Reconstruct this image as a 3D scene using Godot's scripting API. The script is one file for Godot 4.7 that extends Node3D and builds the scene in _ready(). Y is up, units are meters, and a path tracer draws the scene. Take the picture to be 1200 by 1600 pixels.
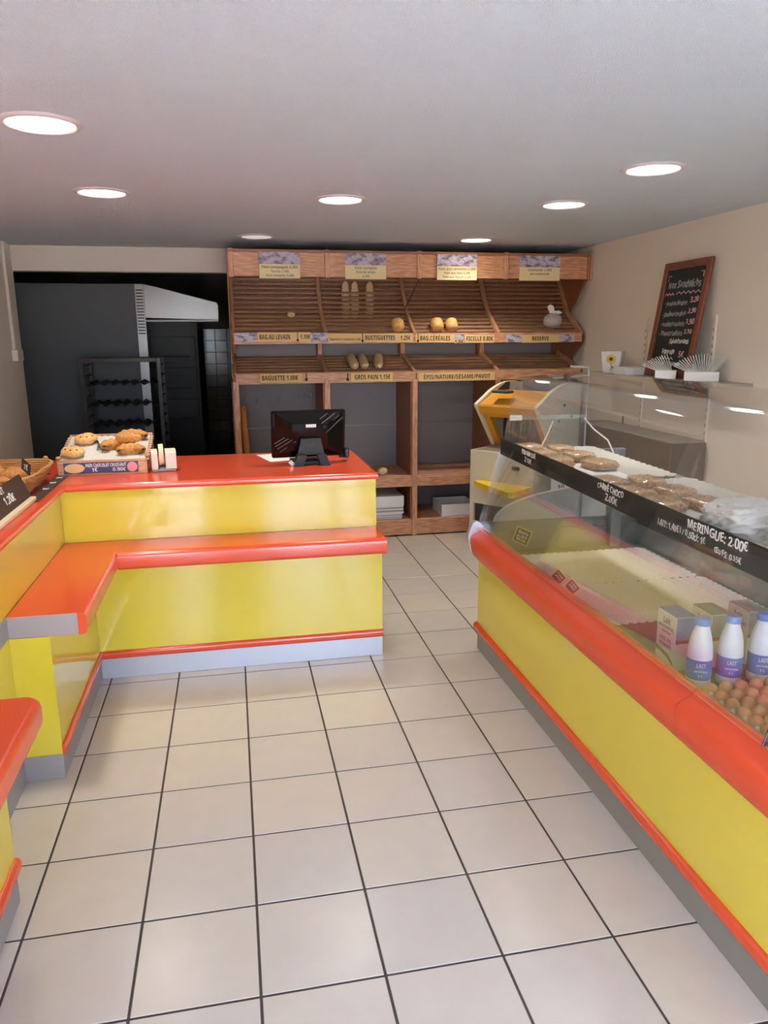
extends Node3D
# A small bakery shop. Metres, y up. The floor grid crossing nearest the counters is the origin, the shop runs towards -z.

const T := 0.333          # pitch of the floor tiles
const CEIL := 2.404
const XL := -0.99         # left wall
const XR := 3.67          # right wall
const ZB := -3.06         # back wall
const ZF := 4.35          # shop front
const DECK := 0.55        # deck of the display case
const TOP := 0.978        # service counter worktop

const LAMP := 1.1        # energy of one ceiling light

var M := {}
var used := {}
var rng := RandomNumberGenerator.new()

# ---------------------------------------------------------------- helpers
func new_st() -> SurfaceTool:
	var st := SurfaceTool.new()
	st.begin(Mesh.PRIMITIVE_TRIANGLES)
	return st

func tri(st, a, b, c, na, nb, nc):
	var fn = (b - a).cross(c - a)
	var m = na + nb + nc
	if fn.dot(m) > 0.0:   # front faces run clockwise
		var t = b; b = c; c = t
		t = nb; nb = nc; nc = t
	st.set_normal(na); st.add_vertex(a)
	st.set_normal(nb); st.add_vertex(b)
	st.set_normal(nc); st.add_vertex(c)

func quad(st, a, b, c, d, n):
	tri(st, a, b, c, n, n, n)
	tri(st, a, c, d, n, n, n)

func face(st, pts, n):
	for i in range(1, pts.size() - 1):
		tri(st, pts[0], pts[i], pts[i + 1], n, n, n)

# chamfered box
func cbox(st, c: Vector3, s: Vector3, b := 0.0, basis := Basis()):
	var h := s * 0.5
	b = minf(b, minf(h.x, minf(h.y, h.z)) * 0.9)
	var f = func(v: Vector3) -> Vector3: return c + basis * v
	var hs := [h.x, h.y, h.z]
	for ax in 3:
		var u := (ax + 1) % 3
		var w := (ax + 2) % 3
		for sg in [-1.0, 1.0]:
			var pts := []
			for k in [[-1, -1], [1, -1], [1, 1], [-1, 1]]:
				var v := Vector3()
				v[ax] = sg * hs[ax]
				v[u] = k[0] * (hs[u] - b)
				v[w] = k[1] * (hs[w] - b)
				pts.append(f.call(v))
			var n := Vector3()
			n[ax] = sg
			quad(st, pts[0], pts[1], pts[2], pts[3], basis * n)
	if b <= 0.0:
		return
	for ax in 3:
		var u := (ax + 1) % 3
		var w := (ax + 2) % 3
		for su in [-1.0, 1.0]:
			for sw in [-1.0, 1.0]:
				var pts := []
				for k in [[-1, 0], [1, 0], [1, 1], [-1, 1]]:
					var v := Vector3()
					v[ax] = k[0] * (hs[ax] - b)
					v[u] = su * (hs[u] - (b if k[1] == 1 else 0.0))
					v[w] = sw * (hs[w] - (0.0 if k[1] == 1 else b))
					pts.append(f.call(v))
				var n := Vector3()
				n[u] = su
				n[w] = sw
				quad(st, pts[0], pts[1], pts[2], pts[3], basis * n.normalized())
	for sx in [-1.0, 1.0]:
		for sy in [-1.0, 1.0]:
			for sz in [-1.0, 1.0]:
				var n := Vector3(sx, sy, sz).normalized()
				tri(st, f.call(Vector3(sx * h.x, sy * (h.y - b), sz * (h.z - b))), f.call(Vector3(sx * (h.x - b), sy * h.y, sz * (h.z - b))), f.call(Vector3(sx * (h.x - b), sy * (h.y - b), sz * h.z)), basis * n, basis * n, basis * n)

# box from its two corners
func bx(st, a: Vector3, e: Vector3, b := 0.0):
	cbox(st, (a + e) * 0.5, (e - a).abs(), b)

# bar between two points: width across, height up
func bar(st, a: Vector3, e: Vector3, w: float, h: float, b := 0.0, up := Vector3.UP):
	var d := (e - a).normalized()
	var s := d.cross(up).normalized()
	if s.length() < 0.5:
		s = Vector3.RIGHT
	var u := s.cross(d).normalized()
	cbox(st, (a + e) * 0.5, Vector3(a.distance_to(e), h, w), b, Basis(d, u, s))

func at_axis(p: Vector2, v: float, axis: String) -> Vector3:
	if axis == "z":
		return Vector3(p.x, p.y, v)
	if axis == "x":
		return Vector3(v, p.y, p.x)
	return Vector3(p.x, v, p.y)

# a closed outline pushed along an axis; edges turning less than 40 degrees are shaded smooth
func prism(st, poly: Array, axis: String, v0: float, v1: float, caps := true):
	var n := poly.size()
	var area := 0.0
	for i in n:
		area += poly[i].cross(poly[(i + 1) % n])
	var sg := 1.0 if area > 0.0 else -1.0
	var en := []
	for i in n:
		var d: Vector2 = (poly[(i + 1) % n] - poly[i]).normalized()
		en.append(Vector2(d.y, -d.x) * sg)
	for i in n:
		var j := (i + 1) % n
		var n0: Vector2 = en[i]
		var n1: Vector2 = en[i]
		if en[i].dot(en[(i + n - 1) % n]) > 0.766:
			n0 = (en[i] + en[(i + n - 1) % n]).normalized()
		if en[i].dot(en[j]) > 0.766:
			n1 = (en[i] + en[j]).normalized()
		var a := at_axis(poly[i], v0, axis)
		var b := at_axis(poly[j], v0, axis)
		var c := at_axis(poly[j], v1, axis)
		var d := at_axis(poly[i], v1, axis)
		var na := at_axis(n0, 0, axis)
		var nb := at_axis(n1, 0, axis)
		tri(st, a, b, c, na, nb, nb)
		tri(st, a, c, d, na, nb, na)
	if caps:
		var idx := Geometry2D.triangulate_polygon(PackedVector2Array(poly))
		for v in [minf(v0, v1), maxf(v0, v1)]:
			var nn := at_axis(Vector2.ZERO, -1.0 if v == minf(v0, v1) else 1.0, axis)
			for k in range(0, idx.size(), 3):
				tri(st, at_axis(poly[idx[k]], v, axis), at_axis(poly[idx[k + 1]], v, axis), at_axis(poly[idx[k + 2]], v, axis), nn, nn, nn)

func arc(c: Vector2, r: float, a0: float, a1: float, n := 6, ry := -1.0) -> Array:
	var o := []
	for i in n + 1:
		var t := deg_to_rad(lerpf(a0, a1, float(i) / n))
		o.append(c + Vector2(cos(t) * r, sin(t) * (r if ry < 0 else ry)))
	return o

# turned shape: profile of (radius, height), shaded smooth where the profile bends little
func lathe(st, prof: Array, c := Vector3.ZERO, segs := 24, basis := Basis()):
	var n := prof.size()
	var en := []
	for i in n - 1:
		var d: Vector2 = (prof[i + 1] - prof[i]).normalized()
		en.append(Vector2(d.y, -d.x))
	for i in n - 1:
		var n0: Vector2 = en[i]
		var n1: Vector2 = en[i]
		if i > 0 and en[i].dot(en[i - 1]) > 0.7:
			n0 = (en[i] + en[i - 1]).normalized()
		if i < n - 2 and en[i].dot(en[i + 1]) > 0.7:
			n1 = (en[i] + en[i + 1]).normalized()
		for k in segs:
			var a0 := TAU * k / segs
			var a1 := TAU * (k + 1) / segs
			var r0 := Vector3(cos(a0), 0, sin(a0))
			var r1 := Vector3(cos(a1), 0, sin(a1))
			var up := Vector3.UP
			var p: Vector2 = prof[i]
			var q: Vector2 = prof[i + 1]
			var A = c + basis * (r0 * p.x + up * p.y)
			var B = c + basis * (r1 * p.x + up * p.y)
			var C = c + basis * (r1 * q.x + up * q.y)
			var D = c + basis * (r0 * q.x + up * q.y)
			var NA = basis * (r0 * n0.x + up * n0.y)
			var NB = basis * (r1 * n0.x + up * n0.y)
			var NC = basis * (r1 * n1.x + up * n1.y)
			var ND = basis * (r0 * n1.x + up * n1.y)
			if p.x > 1e-6:
				tri(st, A, B, C, NA, NB, NC)
			if q.x > 1e-6:
				tri(st, A, C, D, NA, NC, ND)

func tube(st, pts: Array, r: float, segs := 8, closed := false):
	var n := pts.size()
	var rings := []
	for i in n:
		var d: Vector3
		if closed:
			d = (pts[(i + 1) % n] - pts[(i + n - 1) % n]).normalized()
		else:
			d = (pts[mini(i + 1, n - 1)] - pts[maxi(i - 1, 0)]).normalized()
		var s := d.cross(Vector3.UP)
		if s.length() < 0.1:
			s = d.cross(Vector3.RIGHT)
		s = s.normalized()
		var u := s.cross(d)
		var ring := []
		for k in segs:
			var a := TAU * k / segs
			ring.append(s * cos(a) + u * sin(a))
		rings.append(ring)
	for i in (n if closed else n - 1):
		var j := (i + 1) % n
		for k in segs:
			var l := (k + 1) % segs
			var a = pts[i] + rings[i][k] * r
			var b = pts[i] + rings[i][l] * r
			var c = pts[j] + rings[j][l] * r
			var d = pts[j] + rings[j][k] * r
			tri(st, a, b, c, rings[i][k], rings[i][l], rings[j][l])
			tri(st, a, c, d, rings[i][k], rings[j][l], rings[j][k])
	if not closed:
		for e in [0, n - 1]:
			var nn: Vector3 = (pts[0] - pts[1]).normalized() if e == 0 else (pts[n - 1] - pts[n - 2]).normalized()
			for k in range(1, segs - 1):
				tri(st, pts[e] + rings[e][0] * r, pts[e] + rings[e][k] * r, pts[e] + rings[e][k + 1] * r, nn, nn, nn)

# a rounded lump: f(direction) gives a factor on the radii
func lump(st, c: Vector3, rad: Vector3, f = null, basis := Basis(), nu := 18, nv := 12):
	var g := func(u: int, v: int) -> Vector3:
		var th := PI * v / nv
		var ph := TAU * u / nu
		var d := Vector3(sin(th) * cos(ph), cos(th), sin(th) * sin(ph))
		var k: float = f.call(d) if f != null else 1.0
		return c + basis * (d * rad * k)
	var pos := []
	for v in nv + 1:
		var row := []
		for u in nu:
			row.append(g.call(u, v))
		pos.append(row)
	var nor := []
	for v in nv + 1:
		var row := []
		for u in nu:
			var a: Vector3 = pos[v][(u + 1) % nu] - pos[v][(u + nu - 1) % nu]
			var b: Vector3 = pos[mini(v + 1, nv)][u] - pos[maxi(v - 1, 0)][u]
			var m := a.cross(b)
			if m.length() < 1e-9:
				m = pos[v][u] - c
			m = m.normalized()
			if m.dot(pos[v][u] - c) < 0:
				m = -m
			row.append(m)
		nor.append(row)
	for v in nv:
		for u in nu:
			var w := (u + 1) % nu
			if v > 0:
				tri(st, pos[v][u], pos[v][w], pos[v + 1][w], nor[v][u], nor[v][w], nor[v + 1][w])
			if v < nv - 1:
				tri(st, pos[v][u], pos[v + 1][w], pos[v + 1][u], nor[v][u], nor[v + 1][w], nor[v + 1][u])

func numbered(called: String) -> String:
	if not used.has(called):
		used[called] = 0
		return called
	used[called] += 1
	return "%s_%03d" % [called, used[called]]

func obj(called: String, st, m: Material, parent: Node = self) -> MeshInstance3D:
	var o := MeshInstance3D.new()
	o.name = numbered(called) if parent == self else called
	o.mesh = st.commit() if st is SurfaceTool else st
	o.material_override = m
	parent.add_child(o, true)
	return o

func tag(o: Node, label: String, category: String, group := "") -> Node:
	o.set_meta("label", label)
	o.set_meta("category", category)
	if group:
		o.set_meta("group", group)
	return o

func thing(called: String, label: String, category: String, where := Vector3.ZERO, turn := 0.0, group := "") -> Node3D:
	var o := Node3D.new()
	o.name = numbered(called)
	add_child(o)
	o.position = where
	o.rotation.y = turn
	tag(o, label, category, group)
	return o

func struct(called: String, st, m: Material, parent: Node = self) -> MeshInstance3D:
	var o := obj(called, st, m, parent)
	if parent == self:
		o.set_meta("kind", "structure")
	return o

func box_part(called: String, a: Vector3, e: Vector3, m: Material, parent: Node, b := 0.002) -> MeshInstance3D:
	var st := new_st()
	bx(st, a, e, b)
	return obj(called, st, m, parent)

var font: SystemFont
var hand_font: SystemFont
# flat lettering of a given height, centred, lying in the local xy plane
func lettering(words: String, height: float, width := 0.0, hand := 0.0, fnt: Font = null) -> ArrayMesh:
	var st := new_st()
	if fnt == null:
		fnt = font
	var px := height / 46.0
	var pen := 0.0
	var had := false
	for i in words.length():
		var ch := words[i]
		var adv := fnt.get_string_size(ch, HORIZONTAL_ALIGNMENT_LEFT, -1, 64).x * px
		if ch != " ":
			var tm := TextMesh.new()
			tm.font = fnt
			tm.font_size = 64
			tm.pixel_size = px
			tm.depth = 0.0006
			tm.curve_step = 3.0
			tm.text = ch
			tm.horizontal_alignment = HORIZONTAL_ALIGNMENT_LEFT
			tm.vertical_alignment = VERTICAL_ALIGNMENT_CENTER
			var b := Basis(Vector3.BACK, rng.randf_range(-1, 1) * 0.16 * hand).scaled(Vector3.ONE * (1.0 + rng.randf_range(-0.18, 0.12) * hand))
			st.append_from(tm, 0, Transform3D(b, Vector3(pen, rng.randf_range(-1, 1) * 0.09 * height * hand, 0)))
			had = true
		pen += adv * (1.0 - 0.05 * hand)
	var mesh := st.commit()
	var out := new_st()
	if had:
		var k := 1.0 if width <= 0.0 else width / pen
		out.append_from(mesh, 0, Transform3D(Basis.from_scale(Vector3(k, 1, 1)), Vector3(-pen * k * 0.5, 0, 0)))
	return out.commit()

# put lettering on a surface: o origin, r direction of reading, u up
func letter_at(words: String, height: float, m: Material, parent: Node, o: Vector3, r: Vector3, u: Vector3, width := 0.0, hand := 0.0, called := "lettering") -> MeshInstance3D:
	var n := obj(called, lettering(words, height, width, hand), m, parent)
	r = r.normalized()
	u = (u - r * u.dot(r)).normalized()
	n.transform = Transform3D(Basis(r, u, r.cross(u)), o)
	return n

func noise_tex(freq: float, octaves := 4, kind := FastNoiseLite.TYPE_SIMPLEX_SMOOTH, ramp: Gradient = null, size := 512, sd := 1) -> NoiseTexture2D:
	var n := FastNoiseLite.new()
	n.noise_type = kind
	n.frequency = freq
	n.fractal_octaves = octaves
	n.seed = sd
	var t := NoiseTexture2D.new()
	t.width = size
	t.height = size
	t.seamless = true
	t.noise = n
	if ramp:
		t.color_ramp = ramp
	return t

func ramp(stops: Array) -> Gradient:
	var g := Gradient.new()
	var off := PackedFloat32Array()
	var col := PackedColorArray()
	for s in stops:
		off.append(s[0])
		col.append(s[1])
	g.offsets = off
	g.colors = col
	return g

func rgb8(r: float, g: float, b: float) -> Color:
	return Color(r / 255.0, g / 255.0, b / 255.0)

func mat(called: String, c: Color, rough := 0.5, metal := 0.0, spec := 0.5) -> StandardMaterial3D:
	var m := StandardMaterial3D.new()
	m.resource_name = called
	m.albedo_color = c
	m.roughness = rough
	m.metallic = metal
	m.metallic_specular = spec
	M[called] = m
	return m

func grain(m: StandardMaterial3D, tex: Texture2D, scale: Vector3, world := true):
	m.albedo_texture = tex
	m.uv1_triplanar = true
	m.uv1_world_triplanar = world
	m.uv1_scale = scale

func relief(m: StandardMaterial3D, tex: Texture2D, cm: float):
	m.heightmap_enabled = true
	m.heightmap_texture = tex
	m.heightmap_scale = cm

func pane(called: String, tint: Color, a: float) -> StandardMaterial3D:
	var m := mat(called, Color(tint.r, tint.g, tint.b, a), 0.0)
	m.transparency = BaseMaterial3D.TRANSPARENCY_ALPHA
	return m

# ---------------------------------------------------------------- the scene
func _ready():
	rng.seed = 7
	font = SystemFont.new()
	font.font_names = PackedStringArray(["Droid Sans"])
	font.font_weight = 700
	camera_and_light()
	materials()
	shell()
	shop_front()
	kitchen()
	service_counter()
	display_case()
	bread_shelf()
	bread_and_labels()
	slicer()
	wall_shelf_things()
	counter_things()
	case_things()

func camera_and_light():
	var cam := Camera3D.new()
	cam.name = "camera"
	cam.position = Vector3(0.6710, 1.6792, 3.6603)
	cam.rotation_order = EULER_ORDER_YXZ
	cam.rotation_degrees = Vector3(-13.115, -11.2615, -0.365)
	cam.fov = 68.507
	cam.near = 0.02
	add_child(cam)
	cam.current = true
	var env := Environment.new()
	env.background_mode = Environment.BG_SKY
	var sky := Sky.new()
	var sm := ProceduralSkyMaterial.new()
	sm.sky_top_color = Color(0.60, 0.73, 0.95)
	sm.sky_horizon_color = Color(0.87, 0.93, 1.0)
	sm.ground_bottom_color = Color(0.35, 0.34, 0.33)
	sm.ground_horizon_color = Color(0.6, 0.6, 0.6)
	sm.energy_multiplier = 14.0
	sky.sky_material = sm
	env.sky = sky
	env.tonemap_mode = Environment.TONE_MAPPER_LINEAR
	env.tonemap_exposure = 1.42
	env.sdfgi_enabled = true
	env.ssao_enabled = true
	env.ssil_enabled = true
	# the sun runs along the street, so it lights the pavement and not the shop floor
	var sun := DirectionalLight3D.new()
	sun.name = "sun"
	sun.light_energy = 58.0
	sun.light_color = rgb8(255, 250, 245)
	sun.light_angular_distance = 0.6
	sun.shadow_enabled = true
	sun.sky_mode = DirectionalLight3D.SKY_MODE_LIGHT_ONLY
	add_child(sun)
	sun.look_at_from_position(Vector3.ZERO, Vector3(-0.72, -0.70, 0.06))
	var we := WorldEnvironment.new()
	we.name = "world_environment"
	we.environment = env
	add_child(we)

func materials():
	var fine := noise_tex(0.05, 4, FastNoiseLite.TYPE_SIMPLEX_SMOOTH, null, 512, 3)
	var m: StandardMaterial3D
	m = mat("ceiling_plaster", rgb8(222, 230, 236), 0.6)
	m.uv1_triplanar = true
	m.uv1_world_triplanar = true
	m.uv1_scale = Vector3.ONE * 1.3
	relief(m, noise_tex(0.10, 4, FastNoiseLite.TYPE_SIMPLEX, null, 1024, 9), 0.55)
	m = mat("wall_paint", rgb8(232, 218, 198), 0.7)
	m.uv1_triplanar = true
	m.uv1_world_triplanar = true
	relief(m, fine, 0.08)
	mat("back_melamine", rgb8(128, 121, 119), 0.5)
	mat("kitchen_wall", rgb8(132, 129, 124), 0.75)
	mat("grout", rgb8(72, 63, 56), 0.9)
	for k in 3:
		m = mat("floor_tile_%d" % k, Color.WHITE, 0.25, 0.0, 0.5)
		var lo: Color = [rgb8(196, 185, 170), rgb8(193, 183, 170), rgb8(197, 185, 169)][k]
		var hi: Color = [rgb8(201, 190, 175), rgb8(198, 188, 175), rgb8(202, 191, 174)][k]
		grain(m, noise_tex(0.012, 5, FastNoiseLite.TYPE_SIMPLEX_SMOOTH, ramp([[0.0, lo], [1.0, hi]]), 512, 20 + k), Vector3.ONE * 1.1)
	m = mat("aluminium", rgb8(206, 209, 214), 0.4, 0.7)
	mat("steel", rgb8(150, 150, 148), 0.3, 0.85)
	mat("deck_steel", rgb8(84, 83, 76), 0.45, 0.35)
	mat("dull_steel", rgb8(150, 152, 154), 0.45, 0.8)
	mat("chrome", rgb8(225, 225, 228), 0.08, 1.0)
	mat("white_plastic", rgb8(232, 230, 224), 0.35)
	mat("cream_plastic", rgb8(222, 210, 184), 0.4)
	mat("black_plastic", rgb8(13, 12, 12), 0.12, 0.0, 0.4)
	mat("matt_black", rgb8(24, 24, 23), 0.6)
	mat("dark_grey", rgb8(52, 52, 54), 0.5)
	m = mat("yellow_laminate", rgb8(216, 194, 60), 0.09, 0.0, 0.7)
	m = mat("red_laminate", rgb8(208, 76, 44), 0.2, 0.0, 0.62)
	mat("bumper_red", rgb8(202, 72, 42), 0.38, 0.0, 0.45)
	mat("raw_edge", rgb8(164, 150, 146), 0.55)
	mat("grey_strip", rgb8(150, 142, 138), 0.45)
	# pine, with the grain along x, along y and along z
	var pine := noise_tex(0.02, 5, FastNoiseLite.TYPE_SIMPLEX_SMOOTH, ramp([[0.0, rgb8(150, 98, 66)], [0.4, rgb8(186, 130, 92)], [0.62, rgb8(204, 150, 110)], [1.0, rgb8(220, 172, 132)]]), 512, 41)
	for k in 3:
		m = mat(["pine_x", "pine_y", "pine_z"][k], Color.WHITE, 0.42)
		grain(m, pine, [Vector3(0.7, 9, 9), Vector3(9, 0.6, 9), Vector3(9, 9, 0.7)][k])
	var dark_pine := noise_tex(0.02, 5, FastNoiseLite.TYPE_SIMPLEX_SMOOTH, ramp([[0.0, rgb8(128, 90, 62)], [0.5, rgb8(152, 110, 78)], [1.0, rgb8(172, 128, 94)]]), 512, 42)
	m = mat("slat_pine", Color.WHITE, 0.45)
	grain(m, dark_pine, Vector3(0.6, 5, 5))
	m = mat("side_pine", rgb8(236, 198, 172), 0.45)
	grain(m, dark_pine, Vector3(9, 0.7, 9))
	m = mat("brown_frame", Color.WHITE, 0.45)
	grain(m, noise_tex(0.03, 4, FastNoiseLite.TYPE_SIMPLEX_SMOOTH, ramp([[0.0, rgb8(96, 46, 28)], [1.0, rgb8(134, 70, 44)]]), 256, 43), Vector3(6, 2, 6))
	mat("slate_black", rgb8(28, 30, 29), 0.7)
	mat("chalk_white", rgb8(226, 222, 216), 0.9)
	mat("chalk_faint", rgb8(158, 158, 150), 0.9)
	mat("chalk_pink", rgb8(222, 168, 178), 0.9)
	mat("ink", rgb8(40, 32, 26), 0.8)
	mat("grey_ink", rgb8(120, 112, 104), 0.8)
	mat("paper", rgb8(236, 232, 226), 0.8)
	mat("grey_paper", rgb8(170, 168, 168), 0.8)
	mat("label_buff", rgb8(222, 184, 122), 0.65)
	mat("card_cream", rgb8(232, 210, 156), 0.6)
	m = mat("bread_picture", Color.WHITE, 0.5)
	grain(m, noise_tex(0.016, 3, FastNoiseLite.TYPE_SIMPLEX, ramp([[0.0, rgb8(92, 76, 84)], [0.35, rgb8(150, 132, 146)], [0.6, rgb8(196, 188, 206)], [1.0, rgb8(168, 138, 132)]]), 512, 44), Vector3(1.1, 2.2, 1.1))
	m = mat("doily_paper", Color.WHITE, 0.85)
	grain(m, noise_tex(0.05, 3, FastNoiseLite.TYPE_CELLULAR, ramp([[0.0, rgb8(168, 162, 150)], [0.5, rgb8(204, 199, 188)], [1.0, rgb8(214, 209, 199)]]), 512, 45), Vector3.ONE * 5.0)
	relief(m, noise_tex(0.05, 3, FastNoiseLite.TYPE_CELLULAR, null, 512, 45), 0.12)
	for k in 3:
		m = mat(["crust", "pale_crust", "flaky_pastry"][k], Color.WHITE, 0.55)
		var a: Color = [rgb8(150, 82, 30), rgb8(192, 148, 94), rgb8(172, 112, 60)][k]
		var b: Color = [rgb8(204, 138, 66), rgb8(224, 192, 140), rgb8(222, 174, 114)][k]
		var c: Color = [rgb8(228, 178, 106), rgb8(240, 222, 186), rgb8(244, 220, 176)][k]
		grain(m, noise_tex(0.03, 4, FastNoiseLite.TYPE_SIMPLEX_SMOOTH, ramp([[0.0, a], [0.5, b], [1.0, c]]), 256, 50 + k), Vector3.ONE * 9.0)
		relief(m, fine, 0.25)
	mat("chocolate", rgb8(52, 28, 18), 0.5)
	mat("egg_shell", rgb8(196, 128, 84), 0.5)
	mat("egg_shell_pale", rgb8(208, 146, 100), 0.5)
	m = mat("egg_board", rgb8(196, 186, 174), 0.9)
	relief(m, fine, 0.1)
	mat("milk_white", rgb8(236, 238, 240), 0.3)
	mat("milk_blue", rgb8(44, 104, 180), 0.4)
	mat("cap_blue", rgb8(74, 134, 206), 0.35)
	mat("carton_board", rgb8(228, 224, 216), 0.5)
	mat("carton_blue", rgb8(70, 112, 178), 0.45)
	mat("carton_teal", rgb8(132, 152, 150), 0.45)
	mat("carton_red", rgb8(140, 50, 70), 0.45)
	mat("taupe", rgb8(122, 105, 88), 0.55)
	mat("taupe_lid", rgb8(168, 156, 142), 0.5)
	mat("shelf_grey", rgb8(158, 146, 134), 0.4)
	mat("slicer_yellow", rgb8(208, 144, 38), 0.4)
	mat("tray_yellow", rgb8(240, 204, 20), 0.35)
	mat("sunflower", rgb8(236, 196, 60), 0.7)
	mat("brown_centre", rgb8(92, 60, 24), 0.8)
	mat("pink_seal", rgb8(222, 140, 146), 0.6)
	mat("navy_print", rgb8(58, 58, 92), 0.5)
	m = mat("wicker", Color.WHITE, 0.6)
	grain(m, noise_tex(0.05, 3, FastNoiseLite.TYPE_SIMPLEX_SMOOTH, ramp([[0.0, rgb8(150, 92, 40)], [1.0, rgb8(220, 166, 98)]]), 256, 60), Vector3.ONE * 12.0)
	mat("kitchen_grey", rgb8(100, 101, 102), 0.6)
	mat("kitchen_tile", rgb8(58, 64, 72), 0.12)
	mat("oven_black", rgb8(16, 16, 17), 0.5)
	mat("rack_steel", rgb8(62, 60, 57), 0.4, 0.6)
	mat("pavement", rgb8(190, 186, 180), 0.9)
	mat("frame_white", rgb8(228, 228, 226), 0.4)
	pane("case_glass", rgb8(210, 225, 220), 0.015)
	pane("window_glass", rgb8(220, 230, 230), 0.02)
	m = pane("milky_panel", rgb8(208, 208, 200), 0.82)
	m.roughness = 0.2
	m = pane("clear_film", rgb8(240, 238, 232), 0.10)
	m.roughness = 0.05
	m = mat("white_bag", rgb8(246, 241, 230), 0.55)
	m.backlight_enabled = true
	m.backlight = Color(0.4, 0.4, 0.4)
	m = pane("shelf_glass", rgb8(190, 210, 200), 0.12)
	m = mat("lamp_lens", rgb8(255, 255, 252), 0.4)
	m.emission_enabled = true
	m.emission = rgb8(255, 246, 232)
	m.emission_energy_multiplier = 8.0
	m = mat("crust_light", Color.WHITE, 0.5)
	grain(m, noise_tex(0.03, 4, FastNoiseLite.TYPE_SIMPLEX_SMOOTH, ramp([[0.0, rgb8(182, 118, 58)], [0.5, rgb8(218, 164, 96)], [1.0, rgb8(236, 196, 134)]]), 256, 58), Vector3.ONE * 9.0)
	mat("rib_glint_grey", rgb8(74, 72, 70), 0.25)  # lighter grey paints the glints along the black register ribs
	mat("espresso", rgb8(62, 44, 32), 0.6)
	mat("dark_plastic", rgb8(26, 26, 25), 0.5, 0.0, 0.4)
	mat("label_buff_pale", rgb8(226, 202, 164), 0.5)
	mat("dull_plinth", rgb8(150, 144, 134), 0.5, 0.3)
	m = pane("clear_stem", rgb8(235, 240, 240), 0.12)
	m = pane("clear_film_white", rgb8(236, 236, 236), 0.35)
	m.roughness = 0.2
	m = mat("lamp_lens_dim", rgb8(236, 236, 236), 0.3)
	m.emission_enabled = true
	m.emission = rgb8(255, 250, 244)
	m.emission_energy_multiplier = 0.35  # lens glows faintly, with no light node below it
	mat("lamp_ring", rgb8(214, 204, 204), 0.35)

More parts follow.
